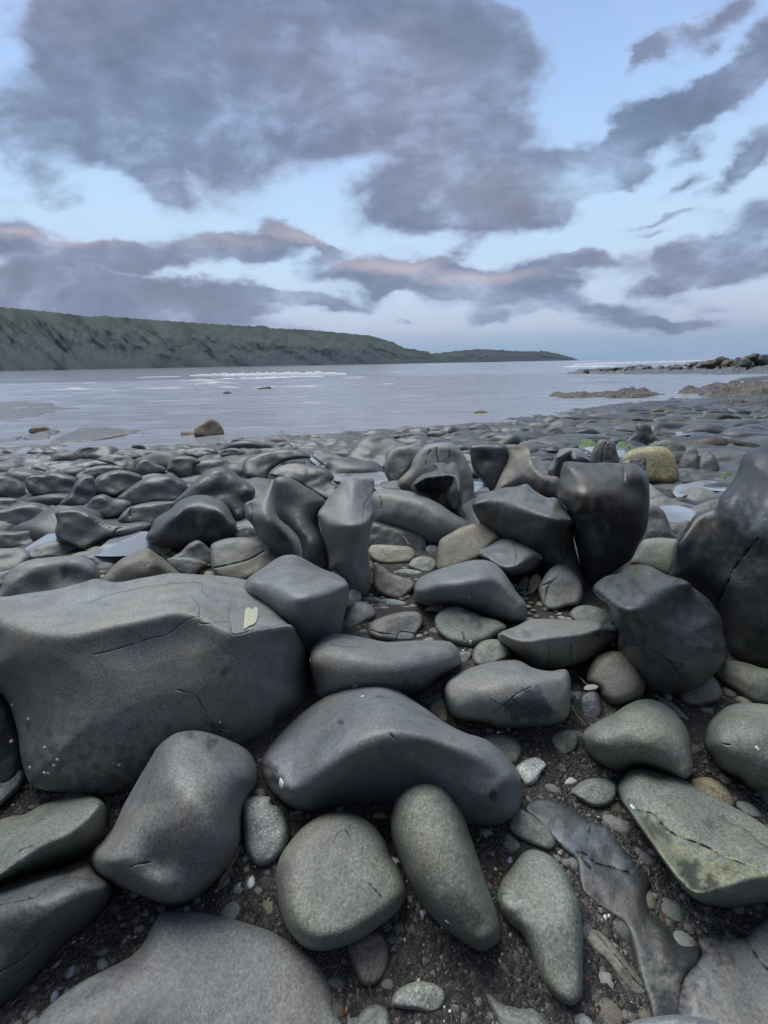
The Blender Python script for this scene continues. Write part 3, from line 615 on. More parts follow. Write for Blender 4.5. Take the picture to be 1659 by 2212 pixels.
st('I', 'rock', 'layered green-grey slab at the left edge beneath the oval pebble', [(-150,520),(-60,460),(60,415),(150,400),(250,345),(400,300),(520,285),(590,300),(640,350),(652,430),(640,540),(560,650),(400,720),(200,770),(0,820),(-150,880)], 'green', lean=26, tk=.4, ridge=[(-120,830),(0,765),(100,690),(250,590),(400,520),(520,430),(590,350)], rz=[.15,.16,.17,.17,.18,.18,.18], rw=.2, rough=.6, cr=[[(-60,800),(80,740),(220,680)],[(90,640),(140,610),(200,590)],[(560,330),(620,350),(645,350)],[(180,470),(230,440),(260,430)]])
st('I', 'rock', 'dark furrowed slab beneath the layered slab at the bottom left', [(-150,840),(0,800),(200,755),(370,720),(540,675),(600,760),(670,820),(675,870),(650,930),(560,1050),(450,1130),(350,1230),(200,1400),(50,1530),(-150,1640)], 'char', lean=24, tk=.35, ridge=[(-120,1080),(100,1010),(300,930),(480,850),(620,830)], rz=[.13,.14,.15,.15,.13], rw=.5, cr=[[(0,945),(200,900),(300,830),(380,790),(450,780),(560,800)],[(380,790),(460,720),(530,690)],[(-60,1380),(100,1290),(250,1160),(330,1110)]], rough=.9, crw=2.2)
st('I', 'boulder', 'big smooth grey stone cut off by the bottom edge of the picture', [(970,992),(1060,985),(1200,990),(1400,1030),(1595,1090),(1695,1140),(1775,1190),(1875,1250),(1945,1340),(1995,1450),(2015,1560),(2060,1800),(1300,1860),(150,1800),(200,1680),(300,1545),(500,1400),(700,1300),(800,1240),(870,1160),(925,1050)], 'purp', lean=9, tk=.38, rough=.4, patch=[([(560,1380),(800,1290),(900,1300),(700,1450),(500,1500)],(.75,.72,.8),60),([(870,1370),(960,1320),(1000,1340),(900,1400)],(1.25,1.25,1.25),30)])
# --- centre foreground
st('J', 'pebble', 'pale white-flecked pebble between the upright stone and the round stone', [(-20,330),(20,300),(90,292),(150,300),(160,340),(200,360),(240,420),(262,490),(255,560),(220,640),(150,700),(90,715),(40,690),(0,620),(-15,500),(-25,400)], 'pale', cat='pebble', tk=.8)
st('J', 'boulder', 'round grey-green stone resting in the centre foreground', [(180,760),(210,650),(270,560),(350,470),(450,405),(560,385),(670,405),(760,460),(830,550),(870,650),(930,750),(965,850),(955,920),(900,1000),(800,1080),(700,1150),(580,1200),(450,1225),(350,1200),(260,1110),(215,1010),(190,900)], 'green', lean=20, tk=.78, pw=2.5, rough=.5, fac=.4, cr=[[(540,540),(560,510),(600,500),(620,530)],[(740,820),(790,870),(820,910)]], patch=[([(200,500),(500,420),(600,500),(500,700),(300,800),(200,760)],(1.06,.98,1.02),120)])
st('J', 'boulder', 'tall egg-shaped green-grey stone beside the round stone', [(870,420),(900,310),(960,240),(1040,200),(1130,200),(1200,235),(1270,330),(1320,440),(1360,560),(1400,680),(1450,830),(1500,970),(1530,1080),(1525,1160),(1480,1200),(1420,1222),(1350,1200),(1200,1100),(1080,980),(980,820),(930,700),(890,600),(868,500)], 'green', lean=28, tk=.85, ridge=[(1040,330),(1130,600),(1250,850),(1400,1080)], rz=[.17,.15,.12,.06], rw=1.6, rough=.5, cr=[[(1280,500),(1305,540),(1320,500)]], patch=[([(880,640),(1100,560),(1400,650),(1550,1100),(1500,1250),(1200,1100)],(.86,.83,.78),160)])
st('J', 'pebble', 'small orange-brown pebble between the round and the egg-shaped stones', [(740,410),(790,380),(850,395),(870,440),(840,475),(780,470),(750,440)], 'orange', cat='pebble', tk=.8)
st('J', 'pebble', 'brownish wet pebble tucked under the round stone', [(610,1180),(700,1110),(800,1100),(840,1150),(858,1240),(845,1340),(790,1420),(720,1440),(670,1400),(640,1320),(620,1260)], 'brown', cat='pebble', tk=.7)
st('J', 'pebble', 'thin dark sliver of stone left of the brownish wet pebble', [(565,1260),(600,1255),(635,1350),(620,1410),(575,1430),(560,1350)], 'char', cat='pebble')
st('J', 'pebble', 'thin pointed grey sliver standing in the gravel right of the brownish wet pebble', [(1015,1145),(995,1230),(955,1320),(905,1400),(865,1395),(878,1310),(925,1220),(975,1160)], 'pale', cat='pebble', tk=.6, patch=[([(940,1220),(970,1220),(960,1260),(930,1260)],(.5,.5,.5),12)])
st('J', 'pebble', 'blue-grey oval pebble lying on gravel near the bottom edge', [(870,1530),(890,1470),(960,1420),(1050,1400),(1140,1420),(1190,1460),(1200,1510),(1170,1570),(1100,1595),(980,1580),(890,1565)], 'pale', cat='pebble', tk=.8, patch=[([(860,1380),(1210,1380),(1210,1610),(860,1610)],(.75,.78,.8),2)])
st('J', 'pebble', 'half round green pebble cut by the bottom edge beside the big smooth stone', [(640,1720),(670,1620),(720,1560),(780,1540),(840,1560),(865,1620),(875,1740),(760,1780)], 'green', cat='pebble', tk=.8)
st('K', 'rock', 'pointed grey-green stone at the bottom edge in the middle', [(-45,1480),(5,1480),(60,1530),(180,1560),(250,1565),(310,1620),(360,1700),(340,1780),(100,1800),(20,1640)], 'green', tk=.5, lean=10)
st('G', 'boulder', 'large saddle-shaped dark boulder lying across the middle of the beach', [(92,1260),(110,1200),(180,1110),(280,1010),(390,920),(480,860),(580,800),(680,775),(780,770),(850,785),(930,830),(1000,880),(1090,940),(1200,1020),(1320,1080),(1420,1110),(1500,1160),(1590,1250),(1640,1330),(1655,1430),(1650,1510),(1600,1590),(1500,1640),(1400,1640),(1300,1630),(1150,1600),(1000,1565),(850,1520),(700,1530),(560,1545),(450,1570),(350,1570),(250,1530),(180,1470),(130,1400),(100,1320)],
  'bluish', lean=30, tk=.45, ridge=[(170,1330),(280,1400),(400,1330),(550,1230),(700,1130),(850,1080),(1000,1090),(1200,1140),(1400,1220),(1530,1350)], rz=[.13,.15,.22,.27,.29,.29,.285,.27,.24,.19], rw=.28, rough=.35, sink=.02,
  bumps=[(1080,1330,150,-.16),(700,1400,190,-.14)], cr=[[(100,1268),(140,1290),(185,1312),(222,1360)],[(780,870),(800,860),(830,870)],[(870,1090),(890,1110)]], crw=2.2,
  patch=[([(90,1250),(130,1260),(180,1300),(230,1350),(215,1370),(160,1320),(95,1290)],(.4,.4,.42),8),([(975,1180),(1000,1180),(1000,1200),(980,1200)],(1.5,1.45,1.45),10),([(1480,1440),(1505,1440),(1505,1490),(1485,1480)],(.15,.15,.15),6),([(560,1000),(580,1000),(580,1020),(560,1020)],(.3,.3,.3),6)])
st('G', 'boulder', 'bean-shaped smooth grey boulder behind the saddle-shaped boulder', [(385,600),(400,560),(450,510),(530,482),(620,490),(720,510),(850,535),(950,530),(1050,525),(1200,528),(1250,550),(1285,600),(1288,660),(1240,700),(1150,760),(1080,820),(1020,855),(960,870),(800,900),(600,900),(440,870),(420,810),(395,720),(383,650)], 'slate', lean=35, tk=.5, ridge=[(430,640),(600,640),(850,670),(1050,650),(1210,620)], rz=[.20,.24,.23,.21,.17], rw=.7, rough=.4, cr=[[(520,550),(570,560),(640,562)],[(1030,740),(1060,750),(1085,735)]], patch=[([(960,780),(1010,770),(1050,850),(980,850)],(.5,.52,.6),12)])
st('G', 'boulder', 'pyramid-topped dark grey boulder right behind the huge flat-topped block', [(5,160),(100,90),(200,25),(270,10),(330,25),(450,90),(550,130),(600,165),(622,220),(610,300),(590,380),(570,470),(500,560),(400,620),(280,600),(150,480),(40,350),(-30,230)], 'bluish', lean=38, tk=.3, ridge=[(60,180),(180,210),(300,270),(430,250),(600,195)], rz=[.36,.37,.39,.38,.34], rw=.35, rough=.4)
st('G', 'rock', 'small grey wedge-shaped rock at the foot of the hourglass pillar', [(578,440),(600,380),(640,310),(680,290),(740,305),(772,340),(775,380),(720,410),(660,450),(610,458)], 'slate', tk=.6)
st('G', 'rock', 'little dark lump between the pyramid-topped boulder and the pillar foot', [(620,230),(670,215),(695,250),(690,290),(640,320),(590,340)], 'bluish', tk=.7)
for nm, pts, mt in [('flat pale pebble nearest the pillar foot', [(693,280),(730,262),(800,270),(825,290),(800,305),(740,302)], 'band'), ('flat pale pebble second from the pillar foot', [(830,290),(870,275),(940,290),(965,305),(920,325),(850,318)], 'pale'), ('leaf-shaped pale flat pebble in front of the gravel patch', [(780,340),(820,318),(870,330),(885,350),(850,362),(800,358)], 'buff'), ('pale pebble just above the split flat rock', [(920,325),(960,318),(1040,330),(1040,345),(980,352),(925,350)], 'buff'), ('small tan pebble touching the split flat rock', [(820,372),(870,352),(888,365),(850,388)], 'buff'),
  ('buff egg-shaped pebble above the tattoo-marked oval stone', [(1065,350),(1110,315),(1160,305),(1192,325),(1170,360),(1120,382),(1080,375)], 'buff'), ('tiny brown pebble beside the split flat rock', [(1065,410),(1100,398),(1125,410),(1120,435),(1090,445)], 'brown'), ('slim brown pebble under the tattoo-marked oval stone', [(1100,460),(1130,445),(1170,470),(1200,520),(1160,515),(1110,490)], 'brown'),
  ('grey wedge pebble at the right tip of the bean-shaped boulder', [(1275,600),(1350,595),(1340,640),(1285,680)], 'slate'), ('pale pebble below the right tip of the bean-shaped boulder', [(1290,700),(1310,675),(1355,680),(1360,700),(1310,725)], 'buff')]:
    st('G', 'pebble', nm, pts, mt, cat='pebble', tk=.6)
st('G', 'rock', 'split flat dark rock lying in the gravel below the pale pebbles', [(740,440),(780,400),(860,370),(950,352),(1030,355),(1060,385),(1058,430),(1020,490),(1000,525),(870,530),(780,520),(740,490)], 'purp', tk=.55, cr=[[(905,520),(920,480),(960,475),(1030,490)],[(750,465),(830,485),(910,490)]])
st('G', 'rock', 'oval grey stone with a dark branded-looking mark', [(1132,410),(1150,365),(1200,330),(1270,320),(1340,345),(1420,380),(1500,400),(1555,430),(1560,455),(1500,500),(1450,530),(1360,565),(1270,555),(1200,520),(1150,470)], 'green', tk=.7, patch=[([(1290,345),(1330,342),(1340,358),(1300,362)],(.6,.6,.6),8),([(1325,390),(1370,375),(1400,395),(1435,425),(1410,440),(1380,420),(1350,415)],(.55,.55,.58),10)], cr=[[(1300,480),(1310,500),(1312,530)]])
st('G', 'pebble', 'round green cobble left of the flat layered slab', [(1360,610),(1380,560),(1430,525),(1500,517),(1560,540),(1590,590),(1570,640),(1480,680),(1400,685),(1365,660)], 'green', cat='pebble', tk=.9)
st('G', 'pebble', 'upright pale pointed pebble on the right flank of the saddle-shaped boulder', [(1095,930),(1130,890),(1170,868),(1195,880),(1213,960),(1210,1030),(1170,1010),(1120,970)], 'buff', cat='pebble', tk=.7, base=(1170,1030))
st('G', 'pebble', 'round dark green cobble behind the right end of the saddle-shaped boulder', [(1400,1150),(1440,1100),(1500,1090),(1580,1100),(1640,1140),(1655,1190),(1640,1240),(1610,1270),(1540,1250)], 'green', cat='pebble', tk=.7)
st('G', 'rock', 'dark shadowed rock sunk behind the right end of the bean-shaped boulder', [(1000,860),(1080,800),(1180,740),(1240,740),(1220,830),(1190,900),(1100,930),(1030,900)], 'dark', tk=.5)
st('G', 'boulder', 'broad whale-backed dark boulder beyond the pale flat pebbles', [(1010,240),(1020,180),(1060,140),(1150,100),(1250,70),(1350,45),(1430,42),(1490,60),(1540,100),(1580,160),(1630,240),(1680,300),(1685,370),(1655,415),(1605,425),(1555,410),(1480,400),(1350,350),(1200,320),(1100,325),(1030,300),(1010,270)], 'bluish', lean=36, tk=.45, ridge=[(1040,220),(1150,190),(1300,175),(1450,160),(1540,185),(1630,310)], rz=[.15,.20,.23,.24,.21,.13], rw=.4, rough=.5)
# --- right foreground
st('H', 'rock', 'bluish broken rock between the buff boulder and the dark tall block', [(-80,110),(-70,70),(-30,50),(50,0),(120,-14),(180,8),(260,58),(305,108),(290,170),(240,210),(100,240),(40,200),(0,150)], 'bluish', lean=40, tk=.45, ridge=[(-40,110),(60,170),(140,170),(230,110),(295,112)], rz=[.17,.17,.18,.2,.16], rw=.3, cr=[[(115,15),(140,50),(150,110),(140,160)]])
st('H', 'pebble', 'small brown pebble left of its upright twin in the gravel pocket', [(160,280),(190,235),(225,235),(222,290),(200,330),(170,310)], 'brown', cat='pebble'); st('H', 'pebble', 'small upright buff pebble in the gravel pocket left of the cone-shaped rock', [(220,320),(225,260),(260,220),(298,240),(290,290),(250,340),(230,345)], 'buff', cat='pebble')
st('H', 'rock', 'cone-shaped bluish rock with a fine crack at the foot of the dark tall block', [(280,320),(300,260),(350,190),(400,160),(450,165),(500,210),(540,280),(545,350),(520,400),(450,415),(400,432),(350,438),(310,410)], 'slate', tk=.7, cr=[[(315,420),(325,360),(345,290),(400,235)],[(300,290),(350,270),(400,240)]])
st('H', 'pebble', 'pale green oval cobble behind the flat layered slab', [(470,460),(500,420),(560,405),(630,415),(690,450),(735,510),(720,560),(600,560),(500,510)], 'green', cat='pebble', tk=.8, patch=[([(530,480),(570,460),(600,490),(560,500)],(.6,.6,.6),8)])
st('H', 'rock', 'flat-topped layered slab resting across the cobbles', [(35,590),(60,565),(150,530),(230,492),(300,487),(450,492),(600,500),(700,520),(745,530),(775,585),(760,620),(700,650),(610,720),(560,745),(450,775),(370,785),(280,785),(220,745),(100,665),(50,625)], 'slate', lean=22, z0=.03, tk=.25, ridge=[(60,575),(140,610),(220,622),(350,600),(550,575),(640,550),(745,560)], rz=[.19,.195,.20,.20,.20,.195,.17], rw=.1, rough=.3, patch=[([(630,550),(690,530),(760,540),(770,600),(720,630),(690,590),(640,580)],(.35,.35,.38),14),([(60,600),(220,640),(700,600),(600,760),(250,790)],(1.0,.97,.86),20),([(180,575),(220,575),(250,600),(200,600)],(.6,.6,.62),8)], cr=[[(640,545),(700,555),(735,600)],[(480,640),(475,690),(480,740)],[(340,640),(345,700),(340,760)]])
st('H', 'boulder', 'broad grey stone with a dark bluish broken patch below the layered slab', [(-285,952),(-280,882),(-235,832),(-125,782),(-25,752),(75,737),(165,737),(250,780),(350,800),(440,790),(470,830),(475,900),(472,1000),(455,1080),(380,1120),(250,1135),(120,1145),(40,1145),(-30,1120),(-125,1107),(-205,1092),(-255,1052)], 'slate', lean=30, tk=.5, ridge=[(-230,920),(-50,920),(150,900),(300,900),(430,900)], rz=[.12,.18,.19,.19,.15], rw=1.0, rough=.5, patch=[([(80,1000),(150,945),(230,900),(310,940),(355,1000),(340,1060),(230,1100),(130,1080)],(.30,.33,.42),10),([(0,1080),(90,1020),(200,1100),(200,1150),(30,1150)],(.8,.82,.75),20)], cr=[[(0,975),(50,1000),(90,995),(150,940),(240,895)],[(0,1060),(80,1000)],[(120,970),(180,1015),(205,1030)],[(225,1060),(222,1110)]], crw=1.6)
st('H', 'boulder', 'round brown-grey cobble the size of a melon under the slab end', [(570,860),(580,790),(620,720),(690,685),(760,680),(830,710),(880,770),(915,830),(925,890),(900,950),(850,990),(780,1010),(710,1000),(660,960),(640,910),(600,890)], 'brown', lean=35, tk=.95, pw=2.0, rough=.4, patch=[([(500,600),(1000,600),(1000,1100),(500,1100)],(1.35,1.45,1.5),2)])
st('H', 'pebble', 'dark bluish egg-shaped pebble leaning on the round brown-grey cobble', [(525,1010),(530,950),(570,915),(620,910),(650,950),(665,1040),(640,1085),(590,1100),(550,1075)], 'dark', cat='pebble', patch=[([(450,800),(750,800),(750,1200),(450,1200)],(1.8,1.8,1.9),2)])
st('H', 'pebble', 'white flat pebble perched on the dark egg-shaped pebble', [(555,900),(580,882),(630,885),(640,905),(600,917),(560,914)], 'white', cat='pebble', z0=.07, tk=.5)
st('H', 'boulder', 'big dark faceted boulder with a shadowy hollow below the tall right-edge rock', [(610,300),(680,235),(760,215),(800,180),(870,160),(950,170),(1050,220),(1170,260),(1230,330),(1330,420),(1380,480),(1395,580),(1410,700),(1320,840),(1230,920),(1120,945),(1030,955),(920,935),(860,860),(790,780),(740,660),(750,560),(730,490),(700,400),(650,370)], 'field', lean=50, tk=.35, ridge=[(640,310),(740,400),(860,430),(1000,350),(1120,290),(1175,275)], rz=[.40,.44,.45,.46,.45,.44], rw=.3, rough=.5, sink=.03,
   bumps=[(1130,430,170,-.22),(900,760,220,.12)], cr=[[(755,665),(800,650),(880,642),(960,670),(1060,740),(1140,760)],[(1060,740),(1110,810),(1170,860)],[(1090,270),(1110,245)]], patch=[([(880,170),(950,170),(1010,230),(1010,260),(930,260),(880,210)],(1.5,1.35,1.0),30),([(1000,350),(1180,270),(1330,420),(1380,560),(1150,560),(900,520)],(.5,.5,.52),120)])  # lit facet paler, shaded hollow darker, both put into the tint
st('H', 'boulder', 'long dark green oval stone at the right edge under the tall rock', [(1310,790),(1330,750),(1400,735),(1500,745),(1600,775),(1750,830),(1780,980),(1659,1005),(1550,990),(1450,920),(1370,860)], 'green', lean=35, tk=.85, patch=[([(1200,600),(1900,600),(1900,1100),(1200,1100)],(.66,.66,.62),2)])
st('H', 'pebble', 'smooth rounded triangular brown-grey cobble below the dark faceted boulder', [(1115,950),(1150,900),(1220,850),(1290,825),(1340,840),(1370,890),(1388,940),(1350,985),(1280,1010),(1230,1020),(1160,1005)], 'brown', cat='pebble', tk=.8, patch=[([(1000,700),(1500,700),(1500,1100),(1000,1100)],(1.15,1.2,1.2),2)])
st('H', 'pebble', 'small angular brown stone right of the triangular cobble', [(1385,895),(1475,935),(1440,970),(1400,965)], 'brown', cat='pebble'); st('H', 'pebble', 'small rough pale stone above the broad stone at the right edge', [(1445,985),(1480,950),(1555,970),(1550,1000),(1450,1010)], 'buff', cat='pebble')
st('H', 'pebble', 'thin grey sliver sticking out behind the large rounded green-grey stone', [(1000,965),(1060,975),(1120,1020),(1190,1090),(1235,1130),(1225,1158),(1170,1150),(1080,1080)], 'slate', cat='pebble', tk=.6)
st('H', 'boulder', 'large rounded green-grey stone with a diagonal edge in the right foreground', [(535,1200),(560,1150),(640,1100),(740,1050),(800,1010),(880,975),(950,970),(1020,990),(1080,1030),(1150,1110),(1190,1200),(1205,1300),(1210,1390),(1180,1440),(1140,1455),(1050,1425),(930,1390),(850,1390),(780,1430),(700,1400),(620,1350),(560,1280)], 'green', lean=26, tk=.5, ridge=[(660,1180),(800,1160),(950,1210),(1100,1300),(1160,1380)], rz=[.15,.18,.18,.15,.11], rw=.9, rough=.5, patch=[([(780,1040),(820,1040),(960,1130),(1050,1220),(1000,1220),(880,1130)],(1.15,1.15,1.15),20)])
st('H', 'boulder', 'broad green-grey stone cut by the right edge above the long grooved rock', [(1280,1200),(1300,1120),(1350,1060),(1420,1010),(1520,990),(1650,1000),(1850,1020),(1900,1400),(1820,1540),(1659,1525),(1550,1510),(1480,1450),(1370,1390),(1320,1310),(1285,1260)], 'green', lean=24, tk=.5, rough=.5, ridge=[(1420,1180),(1600,1200),(1750,1250)], rz=[.16,.18,.17], rw=1.4, cr=[[(1375,1230),(1400,1240),(1430,1245)],[(1370,1390),(1430,1420),(1500,1470),(1550,1500)]])
st('H', 'pebble', 'yellowish cobble half hidden behind the long grooved rock', [(1185,1470),(1240,1440),(1310,1440),(1380,1480),(1440,1540),(1460,1600),(1420,1640),(1340,1640),(1250,1560)], 'buff', cat='pebble', tk=.8, patch=[([(1100,1400),(1500,1400),(1500,1700),(1100,1700)],(.85,.82,.68),2)])
st('H', 'pebble', 'green faceted pebble with a darker right half in the gravel', [(355,1220),(370,1180),(430,1155),(490,1155),(520,1200),(515,1260),(470,1300),(430,1312),(380,1270)], 'green', cat='pebble', tk=.8, patch=[([(440,1200),(520,1180),(530,1290),(450,1290)],(.55,.55,.55),12)])
st('H', 'pebble', 'white-flecked pale pebble by the right end of the saddle-shaped boulder', [(145,1385),(190,1340),(260,1318),(310,1340),(330,1370),(300,1410),(270,1470),(210,1495),(185,1470),(160,1430)], 'pale', cat='pebble', tk=.8, patch=[([(0,1200),(500,1200),(500,1600),(0,1600)],(1.5,1.5,1.5),2)])
st('H', 'pebble', 'curved finger-like pale pebble beside the white-flecked pebble', [(312,1345),(350,1350),(390,1400),(415,1460),(400,1475),(370,1450),(345,1390)], 'buff', cat='pebble', tk=.8)
st('H', 'bone', 'small knobbly white bone-shaped stone lying on the gravel', [(460,1442),(480,1438),(512,1462),(490,1480),(450,1490),(430,1525),(392,1527),(418,1498),(440,1460)], 'white', cat='stone', tk=.8)
st('H', 'pebble', 'spindle-shaped dark green pebble left of the long grooved rock', [(470,1525),(530,1470),(600,1445),(690,1450),(750,1490),(745,1570),(690,1610),(620,1622),(560,1600),(500,1560)], 'green', cat='pebble', tk=.8)
st('H', 'pebble', 'tiny pale green pebble above the curved finger-like one', [(320,1310),(345,1297),(372,1330),(360,1345),(330,1330)], 'pale', cat='pebble')
st('K', 'boulder', 'long grooved green-brown rock at the right edge of the foreground', [(755,240),(780,190),(830,140),(900,125),(1000,150),(1120,180),(1250,250),(1400,330),(1550,410),(1659,480),(1850,590),(1950,800),(1850,900),(1659,930),(1500,960),(1400,970),(1290,950),(1210,910),(1150,850),(1050,715),(950,570),(870,460),(800,355),(765,290)], 'green', lean=26, tk=.22, ridge=[(800,330),(900,470),(1000,620),(1130,790),(1230,870),(1400,830),(1550,780),(1800,740)], rz=[.12,.13,.15,.16,.165,.165,.165,.165], rw=.12, rough=.6,
   patch=[([(870,450),(960,430),(1100,520),(1200,590),(1500,680),(1659,740),(1500,790),(1350,860),(1200,880),(1050,680),(980,600)],(1.4,1.28,.92),40),([(1120,690),(1200,680),(1260,700),(1240,770),(1280,860),(1200,840),(1150,780)],(.22,.23,.3),10),([(1290,760),(1350,790),(1370,850),(1300,850)],(.25,.25,.3),10),([(1370,720),(1430,710),(1460,750),(1420,760)],(.5,.5,.5),12),([(1290,430),(1370,430),(1360,480),(1300,480)],(.55,.55,.6),16),([(860,170),(930,170),(950,200),(880,210)],(1.35,1.3,1.15),10),([(900,440),(980,430),(1080,520),(1060,550),(960,520)],(.35,.38,.45),16)],
   cr=[[(810,320),(840,360),(880,380),(970,402),(1010,450),(1075,510),(1150,545),(1290,600),(1400,660),(1540,710)],[(1390,410),(1440,460),(1520,490),(1600,560),(1680,620)],[(1060,350),(1090,345)]], crw=2.4)
st('K', 'rock', 'dark wet bedrock rib half buried in gravel in the right foreground', [(205,370),(250,320),(340,310),(460,350),(560,420),(690,480),(760,560),(820,650),(900,740),(950,800),(930,900),(960,1000),(1050,1060),(1130,1180),(1240,1200),(1240,1300),(1160,1400),(1130,1600),(1120,1720),(1000,1700),(930,1500),(900,1420),(850,1250),(800,1080),(660,960),(560,880),(530,800),(510,690),(480,650),(420,600),(370,540),(280,440)], 'dark', lean=3, tk=.16, sink=.006, pw=2.0, rough=.7,
   patch=[([(540,500),(600,450),(700,520),(780,620),(850,730),(760,730),(640,640),(520,620),(400,560),(380,500)],(2.3,2.5,2.7),24),([(620,600),(700,590),(730,660),(690,700),(640,660)],(.45,.42,.4),14),([(950,1350),(1080,1350),(1090,1450),(1000,1480)],(3.2,3.0,2.5),30),([(550,760),(600,760),(620,850),(560,860)],(1.8,1.7,1.8),25)], cr=[[(590,500),(600,470)],[(510,630),(560,640),(640,700),(760,730),(900,780)],[(520,640),(600,730)]], crw=2.0)
st('K', 'pebble', 'green-grey cobble with a concave side beside the buried dark rib', [(95,470),(130,400),(160,365),(220,390),(290,440),(350,490),(385,560),(380,600),(340,620),(280,600),(200,570),(120,520)], 'green', cat='pebble', tk=.8)
st('K', 'boulder', 'foot-shaped green-grey stone standing on gravel in the lower right', [(30,900),(60,800),(120,720),(170,650),(220,615),(290,620),(380,670),(450,760),(500,870),(530,950),(548,1100),(550,1300),(545,1480),(510,1540),(460,1552),(400,1520),(340,1460),(290,1380),(260,1290),(220,1190),(170,1110),(110,1060),(60,1000),(40,950)], 'green', lean=22, tk=.7, rough=.5, bumps=[(110,950,60,.12)], patch=[([(90,900),(140,900),(160,970),(110,1010)],(1.6,1.65,1.75),20)], cr=[[(50,890),(75,880),(110,880)],[(45,930),(60,900)]])
st('K', 'rock', 'striped slate sliver lying diagonally in the gravel', [(550,1110),(590,1092),(650,1105),(720,1170),(800,1270),(880,1370),(950,1460),(968,1520),(940,1570),(890,1560),(820,1510),(750,1390),(690,1290),(600,1210)], 'band', tk=.8, cr=[[(620,1110),(680,1180),(760,1270),(860,1400),(940,1470)],[(700,1290),(800,1420),(900,1540)]], crw=1.8)
st('K', 'rock', 'flat cracked grey bedrock in the bottom right corner', [(1240,1165),(1300,1140),(1420,1142),(1520,1140),(1560,1090),(1640,1035),(1750,1000),(1900,1000),(1950,1850),(1150,1850),(1120,1600),(1150,1400),(1230,1300),(1265,1230)], 'purp', lean=3, tk=.2, sink=.005, pw=3, rough=.6, cr=[[(1515,1142),(1560,1200),(1600,1270),(1700,1380)]], crw=3.0, patch=[([(1330,1200),(1400,1220),(1410,1290),(1340,1270)],(.6,.55,.55),25),([(1100,1300),(1250,1250),(1200,1420),(1160,1700),(1080,1700)],(.45,.42,.5),50)])
st('K', 'rock', 'smooth blue-grey stone showing only its top at the bottom right', [(740,1700),(790,1659),(900,1622),(1100,1600),(1250,1607),(1350,1637),(1430,1690),(1480,1800),(1100,1850),(720,1800)], 'bluish', tk=.7, lean=12, patch=[([(600,1500),(1600,1500),(1600,1900),(600,1900)],(1.3,1.3,1.3),2)])
st('K', 'pebble', 'small bluish pebble at the bottom edge right of the foot-shaped stone', [(495,1600),(520,1580),(560,1590),(610,1640),(630,1740),(520,1740)], 'bluish', cat='pebble')
# --- middle distance, centre
st('D', 'rock_pillar', 'mushroom-shaped dark rock pillar left of the hourglass pillar', [(262,400),(275,378),(310,370),(370,385),(450,430),(530,480),(568,520),(535,575),(528,630),(540,690),(580,790),(595,870),(600,960),(540,1010),(440,900),(430,820),(410,740),(360,680),(310,640),(275,590),(262,500)], 'char', lean=68, tk=.35, ridge=[(290,430),(380,560),(430,690),(480,760),(530,900)], rz=[.47,.44,.36,.27,.13], rw=.5, bumps=[(480,640,70,-.25),(500,840,70,.1)], base=(600,1010), rough=.6)
st('D', 'rock', 'pale fluted flank of rock flowing down beside the mushroom pillar', [(85,560),(92,530),(130,512),(180,480),(230,420),(262,390),(268,500),(285,600),(350,680),(400,750),(430,830),(440,900),(330,880),(200,780),(150,700),(130,660),(95,620)], 'slate', lean=60, tk=.4, ridge=[(110,540),(180,560),(230,640),(320,760)], rz=[.36,.38,.3,.17], rw=.6, base=(400,900), cr=[[(125,530),(130,590),(128,650)]])
st('D', 'rock_pillar', 'hourglass-shaped rock pillar with a wide head and narrow waist', [(525,590),(560,540),(600,480),(640,440),(690,390),(740,375),(790,400),(830,470),(855,530),(862,600),(840,700),(828,800),(832,900),(845,960),(840,1040),(800,1095),(740,1085),(690,1000),(630,940),(595,930),(588,850),(570,780),(545,690),(530,640)], 'slate', lean=58, tk=.3, ridge=[(545,600),(620,650),(700,672),(790,655),(850,590)], rz=[.42,.43,.44,.44,.42], rw=.22, rough=.5, bumps=[(700,790,90,-.22),(760,1000,80,.12)], cr=[[(795,640),(800,560),(830,500)]])
st('D', 'rock', 'low ridge of rock joining the hourglass pillar from behind', [(650,400),(700,385),(760,368),(850,380),(864,420),(855,500),(835,560),(780,520),(700,480)], 'slate', lean=45, tk=.5, base=(760,620))
st('D', 'boulder', 'long smooth sloping boulder right of the hourglass pillar', [(842,500),(880,450),(930,445),(1050,455),(1150,480),(1250,530),(1340,590),(1440,650),(1430,710),(1340,770),(1220,790),(1100,740),(960,690),(850,640)], 'slate', lean=42, tk=.5, ridge=[(880,500),(1000,510),(1150,540),(1280,620),(1390,680)], rz=[.28,.29,.28,.22,.15], rw=.6, rough=.5, base=(1220,800), cr=[[(880,470),(905,520),(910,600)]])
st('D', 'boulder', 'long narrow dark boulder lying under the sloping boulder', [(828,700),(850,648),(900,645),(1000,670),(1100,700),(1160,730),(1180,780),(1150,825),(1080,830),(900,810),(828,790)], 'dark', lean=40, tk=.7, patch=[([(700,500),(1400,500),(1400,900),(700,900)],(1.4,1.45,1.35),2)])
st('D', 'pebble', 'little dark rounded pebble above the buff oblong cobble', [(875,775),(900,752),(950,745),(1000,770),(1012,800),(880,805)], 'char', cat='pebble')
st('D', 'pebble', 'buff oblong cobble lying at the foot of the hourglass pillar', [(830,830),(840,790),(880,780),(1000,785),(1080,795),(1112,835),(1100,870),(1050,895),(930,897),(860,875)], 'buff', cat='pebble', tk=.9)
st('D', 'pebble', 'round grey cobble right of the buff oblong cobble', [(1070,910),(1090,870),(1140,850),(1200,855),(1235,890),(1228,930),(1180,955),(1110,935)], 'slate', cat='pebble', tk=.9)
